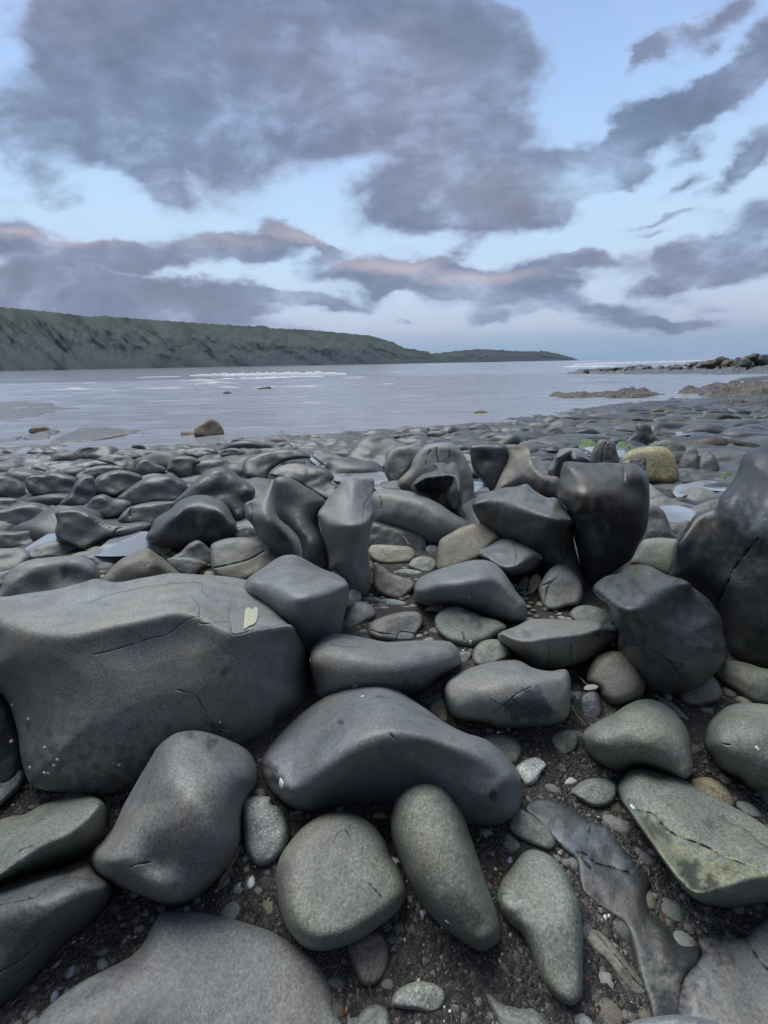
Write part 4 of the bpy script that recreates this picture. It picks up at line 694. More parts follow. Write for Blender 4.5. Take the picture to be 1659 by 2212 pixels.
st('D', 'pebble', 'small dark cobble touching the left side of the big buff boulder', [(1170,800),(1200,780),(1250,790),(1255,835),(1220,862),(1180,835)], 'char', cat='pebble')
st('D', 'rock', 'brown-grey rock with a tan pointed tip on the gravel pocket', [(855,990),(860,920),(880,898),(920,915),(960,950),(1020,970),(1080,990),(1103,1020),(1080,1060),(1020,1105),(950,1095),(880,1060),(858,1020)], 'buff', tk=.7, patch=[([(860,960),(940,945),(1110,1000),(1100,1120),(860,1100)],(.72,.72,.72),20)])
st('D', 'pebble', 'thin flat pebble lying above the pointed brown-grey rock', [(1000,935),(1040,927),(1100,930),(1150,945),(1172,965),(1130,980),(1060,958),(1010,950)], 'pale', cat='pebble', tk=.6)
st('D', 'boulder', 'big buff egg-shaped boulder in the middle of the beach', [(1240,880),(1245,800),(1260,750),(1320,710),(1400,670),(1480,652),(1550,665),(1600,700),(1620,740),(1560,800),(1500,870),(1380,920),(1290,945),(1240,930)], 'buff', lean=40, tk=.75, rough=.4, patch=[([(1200,700),(1300,720),(1300,950),(1200,950)],(.7,.72,.75),60)])
st('D', 'rock_pillar', 'humped cracked rock rising behind the dark hollow rock', [(1008,400),(1040,360),(1080,320),(1100,260),(1150,200),(1220,170),(1320,170),(1380,210),(1420,280),(1450,360),(1462,440),(1450,560),(1400,600),(1200,500),(1030,450)], 'slate', lean=60, tk=.5, cr=[[(1240,195),(1238,240),(1250,290)],[(1315,215),(1318,280)],[(1200,220),(1180,260),(1175,300)]], base=(1300,540), patch=[([(1000,350),(1060,370),(1050,460),(1000,450)],(1.0,.85,.65),20)])
st('D', 'rock', 'dark hollowed rock with a lit rim and cave-like front', [(1095,410),(1150,360),(1222,335),(1222,292),(1280,288),(1300,300),(1330,285),(1362,300),(1390,370),(1396,450),(1392,550),(1412,600),(1405,645),(1340,620),(1250,560),(1150,500),(1092,460)], 'char', lean=60, tk=.25, ridge=[(1105,420),(1160,385),(1230,372),(1330,368),(1365,400),(1375,540)], rz=[.40,.41,.42,.42,.41,.28], rw=.12, bumps=[(1240,470,90,-.10)], base=(1380,650), patch=[([(1100,420),(1230,385),(1345,385),(1350,580),(1180,500)],(.35,.35,.35),20)])  # dark tint paints the shade of the cave-like front
st('D', 'rock', 'rounded knob of dark rock with a wet brown foot standing in the pool', [(925,340),(940,250),(990,200),(1050,185),(1110,185),(1145,230),(1100,300),(1060,360),(1030,440),(980,450),(950,400)], 'slate', lean=60, tk=.55, big=1.5, patch=[([(920,345),(1000,360),(1060,350),(1040,450),(960,450)],(.6,.5,.38),14)])
st('D', 'rock', 'long wet shelf of rock with white sheen reaching back to the water', [(690,275),(740,190),(800,135),(880,110),(950,125),(1010,155),(1075,180),(1000,240),(940,330),(850,350),(780,335),(720,310)], 'field', lean=26, tk=.5, rough=.8, big=2.4, base=(850,350))
st('D', 'boulder', 'smooth broad mound of streaked rock left of the low ridge behind the pillars', [(230,355),(290,310),(380,290),(480,300),(570,320),(622,370),(605,410),(645,440),(600,520),(540,490),(420,420),(300,390)], 'field', lean=34, tk=.6, rough=.8, big=2.2, base=(560,520))
st('D', 'rock', 'curled dark rock holding a small round hollow beside the pool channel', [(690,275),(740,270),(790,280),(812,310),(790,340),(740,320),(700,300)], 'dark', lean=40)
st('D', 'rock', 'twisted dark rock with a hole on the left of the pool channel', [(490,240),(560,225),(640,240),(700,270),(720,310),(690,330),(600,320),(540,290)], 'char', lean=30, bumps=[(620,280,40,-.3)])
st('D', 'rock', 'long wave-shaped slab across the left of the white pool channel', [(70,320),(90,270),(150,240),(240,215),(330,205),(420,215),(470,240),(480,260),(380,270),(310,290),(240,340),(210,410),(140,400),(90,380)], 'field', lean=42, tk=.6, rough=.7, big=2.2)
# --- middle distance, right
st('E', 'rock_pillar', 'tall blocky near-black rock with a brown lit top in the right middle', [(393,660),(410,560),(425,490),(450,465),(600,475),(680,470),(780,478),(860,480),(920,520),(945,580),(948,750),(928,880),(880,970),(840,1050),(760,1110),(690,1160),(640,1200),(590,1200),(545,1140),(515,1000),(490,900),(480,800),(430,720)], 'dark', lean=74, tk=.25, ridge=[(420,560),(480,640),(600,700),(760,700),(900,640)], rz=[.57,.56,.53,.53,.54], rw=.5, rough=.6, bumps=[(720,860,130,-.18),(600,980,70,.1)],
   patch=[([(440,470),(600,480),(860,485),(940,600),(930,700),(760,745),(600,740),(480,740),(420,700),(410,560)],(2.1,1.7,1.35),50),([(500,800),(620,850),(680,1000),(680,1160),(540,1150)],(1.7,1.75,1.8),70)], cr=[[(790,485),(795,560),(800,600)]])  # brown top and foot flare: lit tone mixed into the tint
st('E', 'rock', 'dark wing-shaped rock spreading left from the tall near-black block', [(-117,730),(-90,680),(-40,655),(60,625),(150,615),(210,600),(260,640),(330,680),(390,685),(440,740),(480,800),(495,950),(520,1050),(560,1180),(545,1230),(440,1180),(330,1130),(240,1040),(120,960),(-10,890),(-70,830)], 'char', lean=55, tk=.2, ridge=[(-100,725),(-40,705),(60,712),(150,740),(300,790),(400,815),(475,815)], rz=[.37,.40,.42,.43,.43,.43,.42], rw=.14, rough=.5, base=(545,1230), bumps=[(520,1120,70,.15)], patch=[([(-60,640),(200,600),(400,690),(470,790),(300,780),(50,700)],(1.4,1.45,1.5),30),([(-100,760),(100,760),(450,860),(500,1000),(300,1000),(50,880)],(.55,.56,.55),60)], cr=[[(400,690),(440,740),(480,800),(485,920),(520,1030),(555,1180)],[(420,1000),(440,1060),(445,1090)]])  # paler top, darker face: lit and shaded sides put into the tint
st('E', 'rock', 'brown-flushed swooping rock with a curled crest left of the tall block', [(62,372),(170,365),(225,385),(240,450),(280,500),(330,545),(400,560),(415,620),(400,680),(330,690),(200,640),(100,650),(15,660),(50,560),(95,450)], 'brown', lean=45, tk=.35, ridge=[(80,380),(160,385),(225,400),(250,500),(330,580)], rz=[.37,.38,.38,.30,.24], rw=.4, base=(200,700), patch=[([(90,500),(200,480),(330,600),(200,620),(40,640)],(1.35,1.5,1.7),40)])
st('E', 'rock', 'dark upright slab with two vertical folds left of the swooping rock', [(-130,410),(-120,370),(-60,360),(0,358),(90,372),(97,450),(72,550),(25,650),(-20,640),(-60,580),(-110,510)], 'dark', lean=65, tk=.4, rough=.7, bumps=[(-40,450,40,-.2)], patch=[([(-140,300),(120,300),(120,700),(-140,700)],(1.3,1.3,1.3),2)])
st('E', 'rock', 'grey hump of rock just left of the tall near-black block', [(335,520),(370,460),(410,400),(460,383),(530,390),(575,430),(590,470),(450,480),(410,560),(380,570)], 'slate', lean=55, tk=.5, ridge=[(400,440),(480,400),(500,450)], rz=[.36,.38,.34], rw=.4, base=(420,580))
st('E', 'rock', 'pointed cleft rock behind the tall near-black block', [(578,470),(600,410),(625,360),(645,335),(690,332),(738,350),(752,400),(768,480),(700,500),(600,500)], 'char', lean=62, tk=.5, cr=[[(690,350),(670,400),(662,470)]], patch=[([(690,360),(730,440),(740,480),(670,480)],(.55,.5,.5),10)])
st('E', 'boulder', 'large rounded yellow-tan boulder with a dark base', [(775,470),(800,420),(870,385),(960,373),(1040,380),(1090,420),(1110,470),(1125,530),(1112,595),(1060,612),(980,605),(930,600),(850,560),(790,520)], 'tan', lean=60, tk=.8, rough=.4, pw=2.4, patch=[([(900,575),(1130,560),(1130,640),(900,640)],(.4,.38,.32),12)])
st('E', 'rock', 'small dark wedge slab leaning in front of the yellow boulder', [(778,475),(830,445),(900,440),(928,450),(922,515),(880,500),(820,490)], 'dark', z0=.42, lean=40, tk=.5)
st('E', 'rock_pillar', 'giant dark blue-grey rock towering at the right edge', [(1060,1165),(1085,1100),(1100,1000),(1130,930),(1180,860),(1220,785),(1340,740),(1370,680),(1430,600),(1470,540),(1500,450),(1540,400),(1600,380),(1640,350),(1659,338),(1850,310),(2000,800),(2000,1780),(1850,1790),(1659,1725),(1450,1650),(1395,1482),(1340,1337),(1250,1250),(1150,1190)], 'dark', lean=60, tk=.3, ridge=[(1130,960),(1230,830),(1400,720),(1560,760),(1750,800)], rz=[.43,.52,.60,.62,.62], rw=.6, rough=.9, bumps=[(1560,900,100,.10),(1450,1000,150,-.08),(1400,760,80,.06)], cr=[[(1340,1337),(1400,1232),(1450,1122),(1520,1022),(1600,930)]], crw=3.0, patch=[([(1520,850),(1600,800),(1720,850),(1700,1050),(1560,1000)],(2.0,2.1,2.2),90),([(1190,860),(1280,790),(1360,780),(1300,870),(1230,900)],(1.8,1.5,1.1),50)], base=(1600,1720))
st('E', 'boulder', 'pale green oval boulder between the tall block and the giant right rock', [(835,1070),(870,1000),(910,940),(980,923),(1060,925),(1120,940),(1110,1020),(1090,1100),(1060,1150),(980,1130),(880,1100)], 'green', lean=40, tk=.7, rough=.4, patch=[([(700,800),(1200,800),(1200,1200),(700,1200)],(1.2,1.2,1.15),2)])
st('E', 'rock', 'low fin of rock running down from the yellow boulder to the pool', [(940,600),(1000,640),(1080,690),(1190,720),(1250,745),(1200,790),(1100,755),(1000,750),(940,735)], 'slate', lean=35, tk=.4)
st('E', 'rock', 'shadowy rounded rock right of the tall block above the green oval boulder', [(930,735),(980,730),(1030,760),(1060,820),(1080,880),(1135,940),(1060,980),(940,970),(920,850)], 'char', lean=55, tk=.4)
st('E', 'rock', 'smooth low hump on the near side of the pool right of the yellow boulder', [(1105,665),(1180,625),(1260,620),(1340,650),(1385,690),(1300,705),(1220,725),(1140,705)], 'slate', lean=28, tk=.4)
st('E', 'rock', 'pale curved rib beside the giant right rock at the pool', [(1150,770),(1250,720),(1365,690),(1345,750),(1220,800),(1180,790)], 'slate', lean=28, tk=.4); st('E', 'rock', 'dark sloping rock between the small pool and the giant right rock', [(1050,830),(1120,830),(1190,820),(1180,870),(1120,950),(1080,900)], 'char', lean=40, tk=.4, base=(1100,960))
st('E', 'rock', 'blocky rock with flat face directly right of the yellow boulder', [(1120,500),(1150,420),(1180,380),(1230,390),(1245,450),(1245,545),(1170,525)], 'char', lean=55, tk=.5, patch=[([(1000,300),(1400,300),(1400,600),(1000,600)],(1.2,1.2,1.25),2)])
st('E', 'rock', 'rounded blocky rock second right of the yellow boulder', [(1243,545),(1248,440),(1290,405),(1340,430),(1368,500),(1345,548),(1290,555)], 'char', lean=55, tk=.5); st('E', 'rock', 'dark wedge-shaped rock behind the yellow boulder', [(960,380),(1000,345),(1060,330),(1120,350),(1165,378),(1150,440),(1100,430)], 'char', lean=50, tk=.5)
st('E', 'rock_pillar', 'small hat-shaped rock stack standing on the far shelf', [(862,290),(868,245),(900,235),(950,248),(970,290),(1010,340),(960,365),(800,360),(840,315)], 'char', lean=65, tk=.5, rough=1.6)
st('E', 'rock', 'rocky lump with a flat top just left of the hat-shaped stack', [(330,310),(350,265),(400,258),(430,280),(445,310),(390,320)], 'char', lean=55); st('E', 'rock', 'little peaked rock before the hat-shaped stack', [(640,325),(670,300),(700,292),(735,320),(690,338)], 'char', lean=50)
# --- middle distance, left
LC = [('arched dark rock curling over a black pool on the left', [(160,420),(190,390),(280,380),(330,365),(420,380),(480,400),(492,440),(475,530),(430,560),(370,550),(350,515),(250,525),(190,500),(165,460)], 'char', dict(lean=45, tk=.4, bumps=[(280,450,70,-.25)])),
 ('rock shoulder on the right of the arched dark rock', [(380,560),(440,500),(480,430),(520,400),(590,392),(605,470),(602,550),(555,595),(490,590),(400,580)], 'slate', dict(lean=45, tk=.4)),
 ('flat-backed rock with a pale top behind the arched dark rock', [(480,390),(560,340),(650,320),(760,325),(785,355),(620,400),(590,430),(520,440)], 'slate', dict(lean=30)),
 ('rounded block with a dark notch right of the arched rock', [(590,510),(600,420),(640,380),(740,350),(830,360),(905,395),(860,450),(810,490),(740,530),(650,520)], 'slate', dict(lean=35, tk=.4, bumps=[(830,430,50,-.25)])),
 ('long grooved whaleback running left toward the big domed rock', [(740,535),(800,480),(870,430),(950,388),(1050,378),(1120,395),(1180,430),(1192,490),(1130,560),(1000,565),(850,580),(800,560)], 'slate', dict(lean=32, tk=.45)),
 ('low rounded rock on the rim of the black pool', [(540,615),(560,560),(600,520),(660,505),(720,530),(800,540),(840,575),(780,630),(750,650),(680,670),(640,650),(580,630)], 'slate', dict(lean=35, tk=.5)),
 ('cracked rock between the low rounded rock and the big domed rock', [(750,675),(790,610),(840,580),(950,555),(1050,548),(1120,560),(1060,640),(980,710),(880,700),(820,700)], 'slate', dict(lean=32, tk=.4, cr=[[(835,590),(825,620),(830,660)]])),
 ('far reach of rock sloping back behind the big domed rock', [(1110,570),(1180,480),(1240,420),(1320,350),(1400,330),(1450,340),(1530,400),(1600,450),(1622,500),(1580,600),(1510,680),(1450,620),(1300,600)], 'slate', dict(lean=32, tk=.4, rough=1.3, bumps=[(1570,560,60,-.2)])),
 ('big domed rock with two dark hollows in its face', [(930,770),(960,720),(970,690),(1000,650),(1080,600),(1120,560),(1200,520),(1300,510),(1400,540),(1450,590),(1480,650),(1505,710),(1450,790),(1380,850),(1200,860),(1050,850),(940,810)], 'slate', dict(lean=38, tk=.35, ridge=[(960,770),(1040,740),(1120,650),(1220,590),(1330,600),(1400,620),(1470,700)], rz=[.13,.18,.26,.30,.30,.28,.2], rw=.35, bumps=[(1190,720,70,-.2),(1380,710,60,-.22),(1280,700,40,.1)])),
 ('fish-shaped rock pointing right over the pool', [(350,620),(400,600),(480,595),(550,610),(620,650),(700,680),(800,690),(900,680),(965,690),(960,722),(900,760),(800,780),(700,790),(600,830),(530,860),(450,830),(370,800),(350,740),(362,680)], 'slate', dict(lean=32, tk=.35, cr=[[(560,640),(620,680),(700,720)],[(720,770),(740,730),(790,715)]], rw=.5)),
 ('left-edge slab with a dark lens-shaped face', [(-120,610),(0,600),(100,570),(200,555),(280,570),(340,595),(362,640),(350,695),(250,730),(100,745),(-120,750)], 'slate', dict(lean=38, bumps=[(150,690,90,-.2)])),
 ('left-edge slab tapering to a point beside the small pool', [(-120,745),(0,735),(100,740),(230,730),(300,748),(322,760),(250,800),(180,848),(80,860),(-120,870)], 'slate', dict(lean=28, tk=.35)),
 ('left-edge rock with sloping folded side above the lens-faced slab', [(-120,385),(0,380),(80,400),(150,440),(165,520),(120,545),(0,530),(-120,530)], 'char', dict(lean=35)),
 ('narrow left-edge strip of rock just over the lens-faced slab', [(-120,530),(0,525),(100,530),(160,560),(50,600),(-120,610)], 'slate', dict(lean=28)),
 ('near-black hump at the left edge of the far field', [(-120,310),(0,303),(80,308),(125,330),(60,358),(-120,365)], 'dark', dict(lean=35)),
 ('pale-backed slab behind the left-edge folded rock', [(110,345),(180,320),(280,298),(400,298),(470,312),(400,345),(280,360),(200,375)], 'slate', dict(lean=22)),
 ('thin leaf-like slab with a bright wet top', [(270,375),(350,340),(450,325),(560,298),(680,288),(722,312),(600,325),(520,350),(470,378),(380,382)], 'bluish', dict(lean=20)),
 ('rounded rock with white wet patch right of the leaf-like slab', [(615,285),(700,253),(780,258),(850,300),(865,335),(845,375),(760,345),(690,310)], 'slate', dict(lean=30)),
 ('dark-centred bulge of rock in the left middle field', [(855,355),(880,300),(930,282),(990,310),(1055,345),(1010,385),(920,400),(870,380)], 'slate', dict(lean=45)),
 ('hooked rock bending down into a dark gap', [(1060,350),(1090,280),(1140,260),(1220,265),(1275,300),(1235,330),(1220,390),(1205,440),(1150,410),(1100,375)], 'slate', dict(lean=40, tk=.45)),
 ('wet-topped ledge beside the hooked rock', [(1208,345),(1240,305),(1340,278),(1440,288),(1485,350),(1440,365),(1340,390),(1280,410),(1220,400)], 'slate', dict(lean=30)),
 ('large dark boulder on the far rim of the left field', [(450,285),(480,230),(540,200),(640,195),(700,210),(715,245),(640,260),(520,290)], 'char', dict(lean=40)),
 ('small round boulder standing on the far rim', [(830,225),(840,195),(870,182),(910,195),(930,225),(870,235)], 'char', dict(lean=55)),
 ('flat shield-shaped rock left of the far round boulder', [(710,250),(760,225),(820,228),(870,240),(830,265),(760,258)], 'slate', dict(lean=25)),
 ('wide low rock right of the far round boulder', [(830,270),(900,230),(1000,225),(1080,240),(1105,265),(1070,330),(1030,320),(960,290),(880,290)], 'slate', dict(lean=32)),
 ('long low rock with a pale back near the shingle', [(1150,260),(1190,220),(1280,208),(1360,215),(1388,245),(1360,270),(1280,290),(1220,265)], 'slate', dict(lean=28)),
 ('rounded rock with a wet white cap by the shingle', [(1395,255),(1430,220),(1500,212),(1560,235),(1590,275),(1560,300),(1480,270)], 'slate', dict(lean=35)),
 ('low wet rock on the near side of the left pool', [(165,865),(230,830),(320,805),(390,800),(470,830),(535,870),(450,895),(350,910),(200,930),(168,895)], 'slate', dict(lean=24)),
 ('broad left boulder with a dark pock mark', [(-60,1200),(0,1110),(20,1050),(100,960),(200,920),(270,910),(380,900),(500,895),(590,930),(622,980),(640,1060),(560,1150),(300,1200),(100,1230)], 'slate', dict(lean=38, pw=1.8, rough=1.0, bumps=[(420,1010,30,-.1)], patch=[([(400,990),(430,1000),(440,1030),(410,1025)], (.5, .5, .5), 8)])),
 ('flat pale rock at the left edge behind the broad left boulder', [(-120,860),(0,850),(150,850),(195,900),(150,960),(60,1010),(-120,1020)], 'slate', dict(lean=16, tk=.35)),
 ('small pale cobble at the left edge beside the broad left boulder', [(-120,1030),(0,1000),(60,985),(105,985),(40,1070),(-120,1140)], 'green', dict()),
 ('wet flat rock in front of the left pool with a sky reflection', [(530,900),(620,870),(760,855),(855,870),(760,930),(640,960),(590,945)], 'bluish', dict(lean=12)),
 ('pyramid-shaped brown-grey rock with a white nick', [(640,1060),(700,980),(780,910),(870,870),(940,850),(990,880),(1060,930),(1170,1005),(1220,1060),(1100,1120),(760,1130),(690,1110)], 'buff', dict(lean=42, pw=1.5, rough=.6, patch=[([(600,800),(1300,800),(1300,1200),(600,1200)], (.68, .68, .7), 2), ([(930,955),(970,945),(960,960),(935,975)], (2.2, 2.2, 2.2), 4)])),
 ('small pale cobble with a crease right of the left pool', [(935,835),(960,795),(1020,800),(1080,830),(1097,862),(1050,902),(1000,885),(950,860)], 'buff', dict()),
 ('triangular rock between the pale cobble and the striped slab', [(1090,915),(1150,870),(1200,820),(1260,797),(1310,830),(1348,880),(1345,960),(1200,960)], 'slate', dict(lean=45, tk=.45)),
 ('rounded rock with a black wet right end near the huge block', [(1060,920),(1130,905),(1230,910),(1310,940),(1347,960),(1290,985),(1240,1030),(1170,1020),(1100,975)], 'slate', dict(lean=38, patch=[([(1290,935),(1350,955),(1290,990),(1240,1035),(1230,1000)], (.25, .25, .25), 10)])),
 ('smooth pale cobble above the striped slab', [(1388,795),(1430,740),(1500,715),(1580,712),(1627,740),(1633,800),(1450,810)], 'slate', dict())]
for lab, pts, mt_, kw in LC:
    kw = dict(kw); kw['lean'] = min(kw.get('lean', 30)+14, 62); kw['tk'] = max(kw.get('tk', .75), .8); kw['rough'] = kw.get('rough', .6); kw['big'] = 2.2; mt_ = 'field' if mt_ in ('slate', 'char') and np.array(pts)[:, 1].mean() < 800 else mt_; st('C', 'pebble' if 'cobble' in lab else 'boulder' if 'boulder' in lab else 'rock', lab, pts, mt_, cat='pebble' if 'cobble' in lab else 'rock', **kw)
st('D', 'rock', 'striped slab with a broken dark end behind the pyramid-topped boulder', [(-122,802),(-100,768),(-20,742),(80,735),(200,740),(300,760),(345,790),(400,850),(330,880),(200,950),(100,1000),(0,1000),(-80,970),(-112,920),(-118,860)], 'slate', lean=36, tk=.6, pw=2.4, rough=.9, patch=[([(230,790),(310,760),(380,830),(320,860),(230,830)],(.5,.45,.4),16),([(-110,880),(100,870),(230,860),(100,1000),(-50,1000)],(1.0,.95,.8),20)], cr=[[(-100,920),(0,900),(110,870),(200,820)]])
st('D', 'pebble', 'rounded pale cobble left of the fluted flank', [(-10,700),(40,675),(100,672),(150,690),(160,740),(60,745),(-10,745)], 'slate', cat='pebble')
# --- stones standing in the sea
st('C', 'boulder', 'lone tan pointed boulder standing in the shallows', [(1232,110),(1240,82),(1290,52),(1325,25),(1350,24),(1390,50),(1417,90),(1417,125),(1330,140),(1240,135)], 'tan', sea=True, lean=60, tk=.5, rough=1.3, patch=[([(1100,0),(1500,0),(1500,200),(1100,200)],(.62,.58,.72),2)])
st('C', 'rock', 'small brown rock in the water beside the lone tan boulder', [(1148,115),(1160,103),(1190,104),(1238,114),(1230,130),(1165,135)], 'tan', sea=True, lean=40, patch=[([(1100,0),(1500,0),(1500,200),(1100,200)],(.6,.55,.7),2)])
st('C', 'boulder', 'low brown boulder in the shallows at the left', [(182,112),(200,82),(270,68),(312,85),(320,115),(250,125)], 'tan', sea=True, lean=50, rough=1.2, patch=[([(100,0),(400,0),(400,200),(100,200)],(.5,.46,.55),2)])
for lab, c_, pts in [('little tan boulder awash in front of the right-hand reefs', 'M', [(390,521),(410,508),(440,514),(442,523)]), ('rounded brown rock awash beneath the breaking wave', 'L', [(962,438),(980,429),(1000,436),(998,442)]), ('long flat brown rock awash right of the rounded one', 'L', [(1105,418),(1140,412),(1165,408),(1172,418),(1140,423)]),
  ('tiny dark rock right under the foam of the breaking wave', 'L', [(896,382),(900,375),(912,377),(912,384)]), ('small dark rock awash left of the breaking wave', 'L', [(702,414),(715,408),(745,412),(740,417)]), ('low streak of dark rock awash on the far left water', 'L', [(560,416),(600,412),(675,412),(640,418)]),
  ('small rock sitting on the wet stones at the edge of the sea', 'C', [(1575,160),(1590,142),(1620,145),(1628,168),(1600,172)]), ('mossy small rock on the shingle at the water edge', 'D', [(282,118),(290,103),(315,100),(328,112),(310,122)])]:
    st(c_, 'rock', lab, pts, 'tan' if 'tan' in lab else 'reef', lean=50, rough=.8, sea='awash' in lab or 'foam' in lab)
# ------------------------------------------------------------------ the far field of wave-worn rocks, shingle at the water's edge
APOLY = ALLPOLY+POOLS
BB = [(p.min(0), p.max(0)) for p in APOLY]
def covered(P, shrink=0):
    P = np.asarray(P, float)
    for p, (lo, hi) in zip(APOLY, BB):
        if lo[0] < P[0] < hi[0] and lo[1] < P[1] < hi[1] and inside(P[None], p)[0]: return True
    return False
LANDMARKS = [('C',0,600,'left-edge lens-faced slab'),('C',300,450,'arched dark rock'),('C',900,450,'grooved whaleback'),('C',1220,680,'big domed rock'),('C',600,720,'fish-shaped rock'),('C',600,240,'large far-rim boulder'),('C',1330,90,'lone tan boulder'),('C',60,250,'near-black left hump'),('C',330,1030,'broad left boulder'),('C',920,980,'pyramid-shaped rock'),('C',480,310,'leaf-like slab'),('C',1160,340,'hooked rock'),
 ('D',380,560,'mushroom pillar'),('D',700,650,'hourglass pillar'),('D',400,350,'streaked mound'),('D',850,230,'long wet shelf'),('D',1100,600,'long sloping boulder'),('D',1300,300,'humped cracked rock'),('D',1040,280,'knob in the pool'),('D',970,840,'buff oblong cobble'),('D',1400,800,'big buff boulder'),('D',980,1020,'rock with a tan tip'),
 ('E',680,700,'tall near-black block'),('E',950,480,'yellow boulder'),('E',1600,800,'giant right-edge rock'),('E',900,290,'hat-shaped stack'),('E',1290,470,'blocky rocks'),('E',1250,650,'low pool hump'),('E',1500,130,'weedy ledge'),('E',600,370,'green algae'),('E',150,480,'swooping rock'),('E',660,420,'cleft rock'),('E',1600,560,'right edge of the shelf'),
 ('F',900,600,'huge flat-topped block'),('G',850,1200,'saddle-shaped boulder'),('G',850,680,'bean-shaped boulder'),('G',1330,250,'whale-backed boulder'),('G',900,440,'split flat rock'),('G',1300,440,'dark-marked oval stone'),('G',670,370,'wedge-shaped rock'),('H',400,650,'layered slab'),('H',200,950,'stone with the broken patch'),('H',740,850,'round brown-grey cobble'),('H',1000,600,'dark faceted boulder'),('H',420,300,'cone-shaped rock'),
 ('H',880,1200,'large rounded green-grey stone'),('H',1600,1250,'broad right-edge stone'),('H',1250,920,'triangular cobble'),('I',1050,450,'upright angular stone'),('I',300,500,'layered left slab'),('I',1200,1350,'big bottom stone'),('I',350,1100,'furrowed slab'),('I',1640,500,'white-flecked pebble'),('J',570,800,'round grey-green stone'),('J',1200,700,'egg-shaped stone'),('J',1030,1500,'blue-grey oval pebble'),
 ('K',400,1050,'foot-shaped stone'),('K',750,800,'buried dark rib'),('K',1200,500,'long grooved rock'),('K',1450,1400,'cracked corner bedrock'),('K',760,1330,'striped slate sliver'),('K',150,1650,'pointed bottom stone'),('G',-300,1650,'small left-edge pebble')]
LMP = np.array([toP(c, [(x, y)])[0] for c, x, y, n in LANDMARKS])
COLW = {'field':'grey','slate':'grey','char':'charcoal','bluish':'blue-grey','dark':'near-black','buff':'buff','green':'green-grey','brown':'brown','pale':'pale','weed':'weedy brown','reef':'brown','purp':'grey'}
SEEN = {}
ORD = ['', 'second ', 'third ', 'fourth ', 'fifth ', 'sixth ', 'seventh ', 'eighth ', 'ninth ', 'tenth ', 'eleventh ', 'twelfth ', 'thirteenth ', 'fourteenth ', 'fifteenth ', 'sixteenth ']
def name_all(items, noun):      # every scattered stone is told apart by colour, side and closeness to a landmark
    rows = []
    for o, P, mt_ in items:
        d = np.hypot(LMP[:, 0]-P[0], (LMP[:, 1]-P[1])*1.4); i = int(d.argmin()); dx, dy = P[0]-LMP[i, 0], (P[1]-LMP[i, 1])*1.4
        side = ('right of' if dx > 0 else 'left of') if abs(dx) > abs(dy) else ('below' if dy > 0 else 'above')
        rows.append((float(d[i]), o, COLW[mt_], side, LANDMARKS[i][3]))
    rows.sort(key=lambda r: r[0])
    for d, o, cw, side, lm in rows:
        k = (noun, cw, side, lm); n = SEEN.get(k, 0); SEEN[k] = n+1
        o['label'] = f"{ORD[min(n, 15)]}nearest {cw} {noun} {side} the {lm}"
def scatter(n, poly, rmin, rmax, mats, var, label, cat, group, name, gap=.8, fl=(.45, .75), st_=(1.0, 1.9), sinkf=.25, check=True, noun=None):
    noun = noun or {'rock': 'smooth rock', 'stone': 'small stone', 'pebble': 'tiny pebble'}[cat]
    poly = np.array(poly, float); lo, hi = poly.min(0), poly.max(0); done = []; items = []; tries = 0
    while len(done) < n and tries < n*60:
        tries += 1; P = (random.uniform(lo[0], hi[0]), random.uniform(lo[1], hi[1]))
        if not inside(np.array([P]), poly)[0] or (check and covered(P)): continue
        q = hit([P])[0]; r_ = random.uniform(rmin, rmax)
        if any((q[0]-a[0])**2+(q[1]-a[1])**2 < (gap*(r_+a[2]))**2 for a in done): continue
        done.append((q[0], q[1], r_))
        sx = r_*random.uniform(*st_); h = r_*random.uniform(*fl)
        mt_ = random.choice(mats); oo = lump_obj(name, random.choice(var), mt_, (q[0], q[1], zg(q[0], q[1])-h*sinkf), sx, r_, h/.62, random.uniform(-.5, .5)+random.choice([0, math.pi]), label, cat, group); items.append((oo, P, mt_))
    name_all(items, noun)
scatter(50, [(-80,985),(150,975),(420,962),(650,950),(650,1060),(420,1110),(0,1200),(-80,1200)], .13, .32, ['field','field','char'], VS, 'smooth wave-worn dark grey rock filling the left part of the rock field', 'rock', 'wave-worn rocks filling the left field', 'rock', .72, (.5, .9), (1.0, 1.9), .35)
scatter(32, [(650,955),(900,935),(1130,925),(1130,1020),(1000,1080),(700,1080)], .13, .30, ['field','char','field'], VS, 'smooth wave-worn dark grey rock filling the central part of the rock field', 'rock', 'wave-worn rocks filling the central field', 'rock', .72, (.5, .9), (1.0, 1.9), .35)
scatter(150, [(1130,925),(1230,905),(1400,888),(1560,872),(1720,865),(1720,1010),(1560,1060),(1400,1040),(1130,1010)], .12, .34, ['field','field','char','dark','weed'], VS, 'low dark slab-like rock on the wet shelf at the right', 'rock', 'slab-like rocks on the right shelf', 'rock', .6, (.35, .7), (1.3, 2.4))
scatter(150, [(380,962),(480,950),(600,942),(740,930),(860,922),(1050,920),(1120,925),(900,942),(700,958),(500,970)], .03, .10, ['char','slate','dark','reef'], VP, 'small flat dark stone in the band of shingle at the water edge', 'stone', 'shingle stones at the water edge', 'stone', .6, (.3, .6))
scatter(60, [(-80,1180),(420,1140),(640,1160),(640,1260),(200,1260),(-80,1290)], .02, .06, ['slate','buff','char'], VP, 'small stone lying in the gaps behind the huge flat-topped block', 'stone', 'small stones behind the huge block', 'stone', .8)
